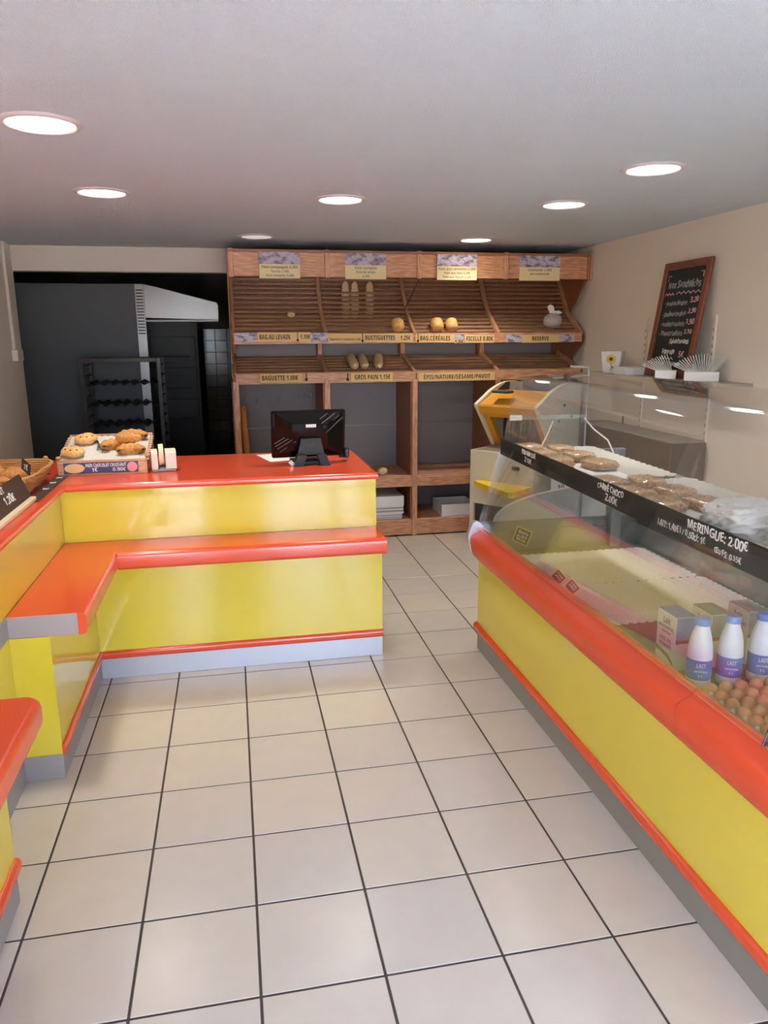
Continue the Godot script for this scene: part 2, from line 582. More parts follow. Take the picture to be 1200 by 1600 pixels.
# ---------------------------------------------------------------- room
func shell():
	var floor_node := Node3D.new()
	floor_node.name = "floor"
	add_child(floor_node)
	floor_node.set_meta("kind", "structure")
	floor_node.set_meta("label", "beige square floor tiles with dark grout lines")
	var st := new_st()
	bx(st, Vector3(XL - 0.15, -0.06, ZB - 0.12), Vector3(XR + 0.15, -0.0025, ZF + 0.15))
	obj("grout", st, M.grout, floor_node)
	st = new_st()
	cbox(st, Vector3(T * 0.5, -0.006, T * 0.5), Vector3(T - 0.0075, 0.012, T - 0.0075), 0.0015)
	var full := st.commit()
	var rest := new_st()
	for i in range(-3, 12):
		for j in range(-10, 14):
			var x0 := maxf(i * T + 0.00375, XL)
			var x1 := minf((i + 1) * T - 0.00375, XR)
			var z0 := maxf(j * T + 0.00375, ZB)
			var z1 := minf((j + 1) * T - 0.00375, ZF)
			if x1 - x0 < 0.02 or z1 - z0 < 0.02:
				continue
			if i >= -1 and i <= 8 and j >= -10 and j <= 7:
				var o: MeshInstance3D
				if absf(x1 - x0 - (T - 0.0075)) < 0.001 and absf(z1 - z0 - (T - 0.0075)) < 0.001:
					o = obj("tile", full, M["floor_tile_%d" % ((i * 7 + j * 5 + 90) % 3)], floor_node)
					o.position = Vector3(i * T, rng.randf_range(-0.0006, 0.0), j * T)
				else:
					st = new_st()
					bx(st, Vector3(x0, -0.012, z0), Vector3(x1, 0, z1), 0.0015)
					obj("tile", st, M["floor_tile_%d" % ((i * 7 + j * 5 + 90) % 3)], floor_node)
			else:
				bx(rest, Vector3(x0, -0.012, z0), Vector3(x1, 0, z1), 0.0015)
	var r := obj("tile_field", rest, M.floor_tile_0, floor_node)
	r.set_meta("kind", "stuff")

	st = new_st()
	bx(st, Vector3(XL - 0.15, CEIL, ZB - 0.12), Vector3(XR + 0.15, CEIL + 0.15, ZF + 0.15))
	struct("ceiling", st, M.ceiling_plaster).set_meta("label", "textured white plaster ceiling with recessed lights")
	st = new_st()
	bx(st, Vector3(XR, -0.06, ZB - 0.12), Vector3(XR + 0.15, CEIL, ZF + 0.15))
	struct("wall_right", st, M.wall_paint).set_meta("label", "warm beige painted wall behind the display case")
	st = new_st()
	bx(st, Vector3(XL - 0.15, -0.06, ZB), Vector3(XL, CEIL, ZF + 0.15))
	struct("wall_left", st, M.wall_paint).set_meta("label", "pale grey side wall beside the kitchen opening")
	var wb := Node3D.new()
	wb.name = "wall_back"
	add_child(wb)
	wb.set_meta("kind", "structure")
	wb.set_meta("label", "grey painted back wall with wide kitchen opening")
	st = new_st()
	bx(st, Vector3(0.68, -0.06, ZB - 0.12), Vector3(XR + 0.15, CEIL, ZB))
	obj("wall_panel", st, M.wall_paint, wb)
	st = new_st()
	bx(st, Vector3(XL - 0.15, 2.212, ZB - 0.12), Vector3(0.68, CEIL, ZB))
	obj("lintel", st, M.wall_paint, wb)

	# recessed round lights
	var spots := [[0.072, 0.66, 1, "large round ceiling light nearest the left wall, above the side ledge"], [2.565, 0.353, 1, "round ceiling light above the display case"],
		[0.074, -0.626, 1, "round ceiling light above the corner of the service counter"], [1.297, -0.631, 1, "round ceiling light above the cash register end of the counter"],
		[2.566, -0.589, 1, "round ceiling light above the far end of the display case"], [0.906, -2.239, 0, "dim faintly glowing round ceiling light in front of the bread shelf"],
		[2.572, -2.19, 1, "lit round ceiling light in front of the bread shelf"], [1.3, 3.3, 1, "round ceiling light just inside the shop front"]]
	for s in spots:
		var t := thing("ceiling_light", s[3], "ceiling light", Vector3(s[0], CEIL, s[1]), 0.0, "recessed round ceiling lights")
		st = new_st()
		lathe(st, [Vector2(0.112, -0.001), Vector2(0.112, -0.006), Vector2(0.118, -0.010), Vector2(0.135, -0.006), Vector2(0.140, 0.0)], Vector3.ZERO, 40)
		obj("ring", st, M.lamp_ring, t)
		st = new_st()
		lathe(st, [Vector2(0.0, -0.004), Vector2(0.112, -0.004)], Vector3.ZERO, 40)
		obj("light_lens", st, M.lamp_lens if s[2] == 1 else M.lamp_lens_dim, t)
		if s[2] == 1:
			var l := SpotLight3D.new()
			l.name = "lamp_light"
			l.light_energy = LAMP
			l.light_color = rgb8(255, 250, 242)
			l.light_size = 0.1
			l.spot_angle = 60.0
			l.spot_angle_attenuation = 1.0
			l.spot_range = 9.0
			l.spot_attenuation = 2.0
			l.shadow_enabled = true
			t.add_child(l)
			l.position = Vector3(0, -0.016, 0)
			l.rotation_degrees.x = -90

	# conduit and junction box on the left wall
	var c := thing("electrical_conduit", "white plastic conduit running down the wall to a square junction box", "conduit", Vector3(XL, 1.51, -2.82))
	st = new_st()
	bx(st, Vector3(0, 0.09, -0.05), Vector3(0.022, CEIL - 1.51, 0.03), 0.003)
	obj("trunking", st, M.wall_paint, c)
	st = new_st()
	bx(st, Vector3(0, 0.0, -0.10), Vector3(0.045, 0.09, 0.07), 0.006)
	obj("junction_box", st, M.wall_paint, c)

func shop_front():
	var wf := Node3D.new()
	wf.name = "wall_front"
	add_child(wf)
	wf.set_meta("kind", "structure")
	wf.set_meta("label", "shop front wall with glazed openings and an added middle pier")
	for p in [[XL - 0.15, -0.42, 0.0, CEIL], [0.34, 0.94, 0.0, CEIL], [2.45, XR + 0.15, 0.0, CEIL], [-0.42, 0.34, 2.05, CEIL], [0.94, 2.45, 2.05, CEIL]]:  # the middle pier is added, blocking light where a person stands in the opening
		var st := new_st()
		bx(st, Vector3(p[0], p[2] - 0.06, ZF), Vector3(p[1], p[3], ZF + 0.15))
		obj("wall_panel", st, M.wall_paint, wf)
	var k := 1
	for p in [[-0.42, 0.34], [0.94, 1.76], [1.76, 2.45]]:
		var w := Node3D.new()
		w.name = "window_%d" % k
		k += 1
		add_child(w)
		w.set_meta("kind", "structure")
		for q in [[p[0], p[0] + 0.05, 0.0, 2.05], [p[1] - 0.05, p[1], 0.0, 2.05], [p[0] + 0.05, p[1] - 0.05, 0.0, 0.06], [p[0] + 0.05, p[1] - 0.05, 1.99, 2.05]]:
			var st := new_st()
			bx(st, Vector3(q[0], q[2], ZF + 0.05), Vector3(q[1], q[3], ZF + 0.10), 0.003)
			obj("window_frame", st, M.frame_white, w)
		var st2 := new_st()
		bx(st2, Vector3(p[0] + 0.05, 0.06, ZF + 0.072), Vector3(p[1] - 0.05, 1.99, ZF + 0.078))
		obj("pane", st2, M.window_glass, w)
	var st3 := new_st()
	bx(st3, Vector3(-14, -0.2, ZF + 0.15), Vector3(16, -0.04, ZF + 20))
	struct("pavement", st3, M.pavement).set_meta("label", "pale pavement outside the shop front")

func kitchen():
	var walls := {
		"wall_kitchen_left": [Vector3(-3.65, -0.06, -9.2), Vector3(-3.5, 2.8, ZB - 0.12)],
		"wall_kitchen_right": [Vector3(3.82, -0.06, -9.2), Vector3(3.97, 2.8, ZB - 0.12)],
		"wall_kitchen_front": [Vector3(-3.65, -0.06, ZB - 0.12), Vector3(XL - 0.15, 2.8, ZB)],
		"wall_kitchen_back": [Vector3(-3.65, -0.06, -9.35), Vector3(3.97, 2.8, -9.2)],
		"ceiling_kitchen": [Vector3(-3.65, 2.8, -9.35), Vector3(3.97, 2.95, ZB)],
		"wall_kitchen_upper": [Vector3(XL - 0.15, CEIL + 0.15, ZB - 0.12), Vector3(3.97, 2.8, ZB)],
		"floor_kitchen": [Vector3(-3.65, -0.06, -9.2), Vector3(3.97, -0.003, ZB - 0.12)],
		"wall_kitchen_tiled": [Vector3(0.34, -0.003, -6.7), Vector3(2.4, 2.8, -6.6)],
	}
	for k in walls:
		var st := new_st()
		bx(st, walls[k][0], walls[k][1])
		var w := struct(k, st, M.kitchen_wall)
		if k == "wall_kitchen_tiled":
			for i in 5:
				for j in 12:
					var s2 := new_st()
					bx(s2, Vector3(0.34 + i * 0.15 + 0.002, 0.02 + j * 0.148, -6.6), Vector3(0.34 + (i + 1) * 0.15 - 0.002, 0.02 + (j + 1) * 0.148 - 0.004, -6.59 + rng.randf_range(0, 0.001)), 0.002)
					obj("tile", s2, M.kitchen_tile, w)
	# the oven: its flank faces the shop, its mouth and hood face the kitchen
	var t := thing("bread_oven", "large dark grey bread oven with slanted stainless hood in the kitchen", "oven", Vector3(-0.8, 0, -4.9))
	var P := Vector3(-0.8, 0, -4.9)
	box_part("flank_panel", Vector3(-1.5, 0, -4.22) - P, Vector3(-0.20, 2.19, -4.20) - P, M.kitchen_grey, t)
	box_part("oven_body", Vector3(-1.5, 0, -5.9) - P, Vector3(-0.20, 2.17, -4.22) - P, M.oven_black, t)
	box_part("front_post", Vector3(-0.20, 0.0, -4.26) - P, Vector3(-0.115, 2.19, -4.19) - P, M.steel, t)
	for k in 15:
		box_part("louvre", Vector3(-0.19, 1.72 + k * 0.029, -4.192) - P, Vector3(-0.125, 1.732 + k * 0.029, -4.187) - P, M.oven_black, t, 0.0)
	var st := new_st()
	prism(st, [Vector2(-0.115, 2.19) - Vector2(P.x, P.y), Vector2(0.56, 2.02) - Vector2(P.x, P.y), Vector2(0.58, 1.99) - Vector2(P.x, P.y), Vector2(0.575, 1.855) - Vector2(P.x, P.y), Vector2(-0.115, 1.875) - Vector2(P.x, P.y)], "z", -4.2 - P.z, -5.6 - P.z)
	obj("hood", st, M.steel, t)
	box_part("added_oven_front", Vector3(-0.20, 0.0, -5.75) - P, Vector3(0.33, 1.86, -5.1) - P, M.oven_black, t)  # black front and doors added to keep the space under the hood dark
	for k in 3:
		var d := box_part("added_oven_door", Vector3(-0.17, 0.75 + k * 0.34, -5.1) - P, Vector3(0.30, 1.02 + k * 0.34, -5.085) - P, M.oven_black, t, 0.004)
		box_part("added_door_handle", Vector3(-0.10, 0.79 + k * 0.34, -5.085) - P, Vector3(0.23, 0.805 + k * 0.34, -5.05) - P, M.oven_black, d, 0.004)
	box_part("hood_lip", Vector3(-0.115, 1.835, -4.2) - P, Vector3(0.575, 1.856, -4.19) - P, M.dull_steel, t)
	# rack trolley with wavy baguette trays
	var R := Vector3(-0.31, 0, -3.85)
	var r := thing("rack_trolley", "dark steel rack trolley with wavy baguette trays in the kitchen opening", "rack trolley", R)
	for sx in [-1, 1]:
		for sz in [-1, 1]:
			box_part("post", Vector3(sx * 0.335 - 0.018, 0.12, sz * 0.22 - 0.018), Vector3(sx * 0.335 + 0.018, 1.5, sz * 0.22 + 0.018), M.rack_steel, r)
			var s2 := new_st()
			lathe(s2, [Vector2(0.0, -0.015), Vector2(0.045, -0.015), Vector2(0.05, 0.0), Vector2(0.045, 0.015), Vector2(0.0, 0.015)], Vector3(sx * 0.335, 0.05, sz * 0.22), 16, Basis(Vector3.BACK, PI / 2))
			obj("castor", s2, M.matt_black, r)
	for sz in [-1, 1]:
		box_part("top_bar", Vector3(-0.335, 1.47, sz * 0.22 - 0.016), Vector3(0.335, 1.505, sz * 0.22 + 0.016), M.rack_steel, r)
		box_part("bottom_bar", Vector3(-0.335, 0.12, sz * 0.22 - 0.016), Vector3(0.335, 0.15, sz * 0.22 + 0.016), M.rack_steel, r)
	for sx in [-1, 1]:
		for k in 14:
			box_part("rung", Vector3(sx * 0.335 - 0.012, 0.2 + k * 0.095, -0.22), Vector3(sx * 0.335 + 0.012, 0.208 + k * 0.095, 0.22), M.rack_steel, r, 0.0)
	for y in [0.33, 0.52, 0.71, 0.90, 1.09, 1.28]:
		var poly := []
		for i in 57:
			poly.append(Vector2(-0.31 + 0.62 * i / 56.0, y + 0.014 * sin(i / 56.0 * TAU * 7)))
		for i in 57:
			poly.append(Vector2(0.31 - 0.62 * i / 56.0, y - 0.004 + 0.014 * sin((56 - i) / 56.0 * TAU * 7)))
		var s3 := new_st()
		prism(s3, poly, "z", -0.24, 0.24)
		obj("wavy_tray", s3, M.oven_black, r)

# ---------------------------------------------------------------- service counter
func nosing(lo: float, hi: float, inner: float, outer: float, rad: float) -> Array:
	var s := 1.0 if outer > inner else -1.0
	var o := [Vector2(inner, lo)]
	for p in arc(Vector2(0, 0), rad, -90, 0, 6):
		o.append(Vector2(outer - s * rad + s * p.x, lo + rad + p.y))
	for p in arc(Vector2(0, 0), rad, 0, 90, 6):
		o.append(Vector2(outer - s * rad + s * p.x, hi - rad + p.y))
	o.append(Vector2(inner, hi))
	return o

func service_counter():
	var t := thing("service_counter", "yellow and orange L-shaped bakery counter with low bag ledge and aluminium plinth", "counter")
	var x1 := 1.402
	var st: SurfaceTool
	# bodies
	box_part("counter_body", Vector3(-0.95, 0.02, -1.03), Vector3(x1 - 0.004, 0.943, -0.246), M.yellow_laminate, t)
	box_part("counter_body", Vector3(-0.95, 0.02, -0.246), Vector3(-0.21, 0.943, 4.1), M.yellow_laminate, t)
	box_part("ledge_body", Vector3(-0.06, 0.02, -0.245), Vector3(x1 - 0.004, 0.59, -0.09), M.yellow_laminate, t)
	# back wing
	box_part("plinth", Vector3(-0.044, 0.0, -0.085), Vector3(x1, 0.108, -0.067), M.aluminium, t)
	box_part("lower_panel", Vector3(-0.044, 0.108, -0.09), Vector3(x1, 0.597, -0.067), M.yellow_laminate, t, 0.001)
	st = new_st()
	prism(st, nosing(0.108, 0.15, -0.067, -0.05, 0.016), "x", -0.03, x1 + 0.002)
	obj("bead_trim", st, M.red_laminate, t)
	box_part("upper_panel", Vector3(-0.19, 0.68, -0.245), Vector3(x1, 0.944, -0.226), M.yellow_laminate, t, 0.001)
	# left wing
	box_part("plinth", Vector3(-0.20, 0.0, -0.085), Vector3(-0.044, 0.108, 0.83), M.grey_strip, t)  # greyer than the back plinth: this side's duller light is in the colour
	box_part("lower_panel", Vector3(-0.21, 0.108, -0.085), Vector3(-0.044, 0.595, 0.83), M.yellow_laminate, t, 0.001)
	st = new_st()
	prism(st, nosing(0.108, 0.15, -0.044, -0.027, 0.016), "z", -0.067, 0.832)
	obj("bead_trim", st, M.red_laminate, t)
	box_part("upper_panel", Vector3(-0.21, 0.68, -0.226), Vector3(-0.19, 0.944, 4.1), M.yellow_laminate, t, 0.001)
	# recess between the two ledges
	box_part("recess_panel", Vector3(-0.21, 0.10, 0.83), Vector3(-0.186, 0.60, 1.5), M.yellow_laminate, t, 0.001)
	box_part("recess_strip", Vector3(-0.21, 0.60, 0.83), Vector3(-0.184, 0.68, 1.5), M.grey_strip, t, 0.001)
	box_part("plinth", Vector3(-0.21, 0.0, 0.83), Vector3(-0.186, 0.10, 1.5), M.grey_strip, t)  # aluminium plinth again, with its weaker light painted as grey
	# near unit
	box_part("plinth", Vector3(-0.20, 0.0, 1.5), Vector3(-0.044, 0.108, 4.1), M.grey_strip, t)  # grey colour carries the duller light on this aluminium plinth
	box_part("lower_panel", Vector3(-0.21, 0.108, 1.5), Vector3(-0.044, 0.595, 4.1), M.yellow_laminate, t, 0.001)
	st = new_st()
	prism(st, nosing(0.108, 0.15, -0.044, -0.027, 0.016), "z", 1.498, 4.1)
	obj("bead_trim", st, M.red_laminate, t)
	# L-shaped ledge
	st = new_st()
	prism(st, [Vector2(x1, 0.0), Vector2(0.06, 0.0), Vector2(0.06, 0.826), Vector2(-0.188, 0.826), Vector2(-0.188, -0.224), Vector2(x1, -0.224)], "y", 0.596, 0.68)
	obj("ledge", st, M.red_laminate, t)
	st = new_st()
	prism(st, nosing(0.595, 0.6805, 0.0, 0.036, 0.022), "x", 0.094, x1 + 0.006)
	obj("ledge_nosing", st, M.red_laminate, t)
	st = new_st()
	prism(st, nosing(0.595, 0.6805, 0.06, 0.094, 0.022), "z", 0.0, 0.832)
	obj("ledge_nosing", st, M.red_laminate, t)
	box_part("ledge_end", Vector3(-0.188, 0.597, 0.826), Vector3(0.068, 0.679, 0.831), M.raw_edge, t, 0.001)
	# near ledge with a rounded corner
	st = new_st()
	var cr := 0.055
	var rings := []
	for th in [-90, -60, -30, 0, 0.01, 30, 60, 90]:
		var cs := cos(deg_to_rad(th))
		var sn := sin(deg_to_rad(th))
		var inset := 0.022 * (1.0 - cs)
		var y := (0.618 if th <= 0 else 0.658) + 0.022 * sn
		var ring := []
		for k in 11:
			var ph := deg_to_rad(lerpf(-90, 0, k / 10.0))
			var e := Vector3(cos(ph), 0, sin(ph))
			ring.append([Vector3(0.094 - cr, y, 1.5 + cr) + e * (cr - inset), e * cs + Vector3.UP * sn])
		ring.push_front([Vector3(-0.188, y, 1.5 + inset), Vector3(0, sn, -cs)])
		ring.append([Vector3(0.094 - inset, y, 4.1), Vector3(cs, sn, 0)])
		ring.append([Vector3(-0.188, y, 4.1), Vector3.UP * sn])
		rings.append(ring)
	for i in rings.size() - 1:
		for k in 12:
			var A = rings[i][k]
			var B = rings[i][k + 1]
			var C = rings[i + 1][k + 1]
			var D = rings[i + 1][k]
			tri(st, A[0], B[0], C[0], A[1], B[1], C[1])
			tri(st, A[0], C[0], D[0], A[1], C[1], D[1])
	for q in [[0, Vector3.DOWN], [rings.size() - 1, Vector3.UP]]:
		var pts := []
		for v in rings[q[0]]:
			pts.append(v[0])
		face(st, pts, q[1])
	obj("ledge", st, M.red_laminate, t)
	# worktop
	st = new_st()
	prism(st, [Vector2(x1 - 0.01, -0.216), Vector2(-0.178, -0.216), Vector2(-0.178, 4.1), Vector2(-0.96, 4.1), Vector2(-0.96, -1.05), Vector2(x1 - 0.01, -1.05)], "y", 0.944, TOP)
	obj("worktop", st, M.red_laminate, t)
	st = new_st()
	prism(st, nosing(0.943, TOP + 0.0005, -0.216, -0.196, 0.014), "x", -0.158, x1 + 0.006)
	obj("worktop_nosing", st, M.red_laminate, t)
	st = new_st()
	prism(st, nosing(0.943, TOP + 0.0005, -0.178, -0.158, 0.014), "z", -0.216, 4.1)
	obj("worktop_nosing", st, M.red_laminate, t)
	st = new_st()
	prism(st, nosing(0.943, TOP + 0.0005, x1 - 0.01, x1 + 0.006, 0.014), "z", -0.216, -1.05)
	obj("worktop_nosing", st, M.red_laminate, t)

# ---------------------------------------------------------------- display case
func sheet(pts: Array, th: float) -> Array:
	var n := pts.size()
	var back := []
	for i in n:
		var d: Vector2 = (pts[mini(i + 1, n - 1)] - pts[maxi(i - 1, 0)]).normalized()
		back.push_front(pts[i] + Vector2(d.y, -d.x) * th)
	return pts + back

func shelf_y(z: float) -> float:
	return 1.092 - 0.0165 * (z + 0.05)

func display_case():
	var t := thing("display_case", "refrigerated glass display counter with yellow front and orange bumper", "display case")
	var z0 := -0.046
	var z1 := 3.5
	var st: SurfaceTool
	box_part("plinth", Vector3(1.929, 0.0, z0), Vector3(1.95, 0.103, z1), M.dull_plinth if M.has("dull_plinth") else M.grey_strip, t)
	box_part("front_panel", Vector3(1.927, 0.103, z0), Vector3(1.945, 0.53, z1), M.yellow_laminate, t, 0.001)
	st = new_st()
	prism(st, nosing(0.108, 0.152, 1.929, 1.908, 0.018), "z", z0 - 0.012, z1)
	obj("bead_trim", st, M.red_laminate, t)
	var bump := [Vector2(1.947, 0.512), Vector2(1.925, 0.514), Vector2(1.905, 0.524), Vector2(1.889, 0.545), Vector2(1.879, 0.575), Vector2(1.874, 0.61), Vector2(1.874, 0.632), Vector2(1.879, 0.645), Vector2(1.892, 0.655), Vector2(1.915, 0.664), Vector2(1.925, 0.672), Vector2(1.935, 0.685), Vector2(1.947, 0.689)]
	for q in [[z0 + 0.004, 1.882], [1.884, z1]]:
		st = new_st()
		prism(st, bump, "z", q[0], q[1])
		obj("bumper", st, M.bumper_red, t)
	# polished end cap
	st = new_st()
	prism(st, [Vector2(1.955, 0.51), Vector2(1.92, 0.51), Vector2(1.878, 0.56), Vector2(1.865, 0.64), Vector2(1.868, 0.665), Vector2(1.888, 0.712), Vector2(1.905, 0.722), Vector2(1.925, 0.718), Vector2(1.955, 0.69)], "z", z0 - 0.03, z0 + 0.005)
	obj("end_cap", st, M.aluminium, t)
	# well
	box_part("end_wall", Vector3(1.945, 0.0, z0 - 0.028), Vector3(2.88, 0.712, z0), M.steel, t)
	box_part("end_rib", Vector3(1.96, 0.66, z0), Vector3(2.85, 0.668, z0 + 0.006), M.steel, t)
	box_part("deck", Vector3(1.945, 0.52, z0), Vector3(2.85, DECK, z1), M.deck_steel, t)
	box_part("inner_front", Vector3(1.945, DECK, z0), Vector3(1.952, 0.688, z1), M.dull_steel, t, 0.001)
	box_part("rear_wall", Vector3(2.85, 0.0, z0), Vector3(2.88, 0.66, z1), M.steel, t)
	box_part("door_track", Vector3(2.845, 0.66, z0), Vector3(2.885, 0.685, z1), M.matt_black, t)
	box_part("rear_rail", Vector3(2.835, 0.685, z0), Vector3(2.885, 0.735, z1), M.dull_steel, t, 0.004)
	# milky quarter-round end panel with a pale rim
	var q := arc(Vector2(2.645, 0.712), 0.63, 180, 90, 20, 0.172)
	q.append(Vector2(2.66, 0.884))
	q.append(Vector2(2.66, 0.712))
	st = new_st()
	prism(st, q, "z", z0 - 0.022, z0 - 0.014)
	obj("end_panel", st, M.milky_panel, t)
	st = new_st()
	var rim := []
	for p in q.slice(0, q.size() - 1):
		rim.append(Vector3(p.x, p.y, z0 - 0.018))
	tube(st, rim, 0.006, 8)
	obj("panel_rim", st, M.cream_plastic, t)
	# bent front glass
	var g := [Vector2(1.912, 0.690), Vector2(2.056, 1.219)]
	g.append_array([Vector2(2.066, 1.27), Vector2(2.078, 1.335)])
	for p in [Vector2(2.086, 1.375), Vector2(2.096, 1.41), Vector2(2.112, 1.44), Vector2(2.136, 1.462), Vector2(2.165, 1.474), Vector2(2.20, 1.479), Vector2(2.50, 1.497)]:
		g.append(p)
	for w in [[z0 + 0.002, 2.196], [2.204, z1]]:
		st = new_st()
		prism(st, sheet(g, 0.006), "z", w[0], w[1])
		obj("front_glass", st, M.case_glass, t)
	st = new_st()
	prism(st, sheet([Vector2(1.934, 0.690), Vector2(2.040, 1.075)], 0.005), "z", z0 + 0.004, 2.19)
	obj("added_reflection_pane", st, M.case_glass, t)  # second pane added to strengthen reflections in the lower front glass
	box_part("glass_joint", Vector3(1.915, 0.69, 2.1965), Vector3(1.925, 0.70, 2.2035), M.matt_black, t)
	st = new_st()
	tube(st, [Vector3(1.911, 0.69, 2.2), Vector3(2.055, 1.219, 2.2), Vector3(2.077, 1.335, 2.2)], 0.0035, 6)
	obj("glass_seam", st, M.dark_grey, t)
	# end glass
	var e := [Vector2(1.93, 0.712)]
	for p in g.slice(1):
		e.append(p + Vector2(0.008, -0.008))
	e.append(Vector2(2.50, 0.712))
	st = new_st()
	prism(st, e, "z", z0 - 0.008, z0 - 0.002)
	obj("end_glass", st, M.case_glass, t)
	# frame: rear upright, top arm, light tube holder
	st = new_st()
	tube(st, [Vector3(2.505, 0.712, z0 - 0.005), Vector3(2.505, 1.52, z0 - 0.005)], 0.006, 8)
	obj("upright", st, M.dull_steel, t)
	st = new_st()
	tube(st, [Vector3(2.505, 1.518, z0 - 0.005), Vector3(2.40, 1.522, z0 - 0.005)], 0.007, 8)
	obj("top_arm", st, M.chrome, t)
	box_part("cross_arm", Vector3(2.075, 1.255, z0 + 0.004), Vector3(2.52, 1.275, z0 + 0.012), M.shelf_glass, t, 0.001)
	box_part("arm_block", Vector3(2.075, 1.252, z0 + 0.003), Vector3(2.14, 1.278, z0 + 0.014), M.white_plastic, t)
	for c in [[Vector3(2.30, 1.25, 0.0), Vector3(2.27, 1.19, 0.01), Vector3(2.22, 1.11, 0.03)], [Vector3(2.47, 1.26, 0.0), Vector3(2.52, 1.2, 0.02), Vector3(2.57, 1.15, 0.08), Vector3(2.585, 1.09, 0.12)]]:
		st = new_st()
		tube(st, c, 0.004, 6)
		obj("cord", st, M.white_plastic, t)
	# inner shelf
	st = new_st()
	prism(st, [Vector2(z0 + 0.01, shelf_y(z0)), Vector2(z1, shelf_y(z1)), Vector2(z1, shelf_y(z1) + 0.008), Vector2(z0 + 0.01, shelf_y(z0) + 0.008)], "x", 2.042, 2.56)
	obj("glass_shelf", st, M.shelf_glass, t)
	st = new_st()
	prism(st, [Vector2(z0 + 0.006, shelf_y(z0) - 0.012), Vector2(z1, shelf_y(z1) - 0.02), Vector2(z1, shelf_y(z1) + 0.068), Vector2(z0 + 0.006, shelf_y(z0) + 0.070)], "x", 2.030, 2.038)
	var strip := obj("price_strip", st, M.matt_black, t)
	for w in [["PROMESSE", 0.34, 0.050, 0.022, 0.17], ["2.10€", 0.335, 0.018, 0.022, 0.085], ["CARRÉ CHOCO", 1.14, 0.048, 0.024, 0.20], ["2.00€", 1.15, 0.014, 0.026, 0.095],
			["MERINGUE: 2.00€", 1.775, 0.050, 0.027, 0.285], ["LAIT: 1.40€ l / 0.50cl: 1€", 1.60, 0.016, 0.022, 0.26], ["ŒUFS: 0.35€", 1.835, 0.006, 0.017, 0.12]]:
		letter_at(w[0], w[3], M.chalk_white, strip, Vector3(2.0295, shelf_y(w[1]) + w[2], w[1]), Vector3(0, -0.0165, 1), Vector3.UP, w[4], 1.0)
	for z in [-0.015, 2.9]:
		box_part("shelf_support", Vector3(2.66, DECK, z - 0.02), Vector3(2.72, shelf_y(z), z + 0.02), M.dull_steel, t)
		box_part("shelf_bracket", Vector3(2.30, shelf_y(z) - 0.02, z - 0.01), Vector3(2.67, shelf_y(z), z + 0.01), M.dull_steel, t)
# ---------------------------------------------------------------- bread shelf
const DIV := [0.705, 1.43, 2.16, 2.885, 3.628]

func rebase(t: Node3D, p: Vector3):
	for c in t.get_children():
		c.position -= p
	t.position = p

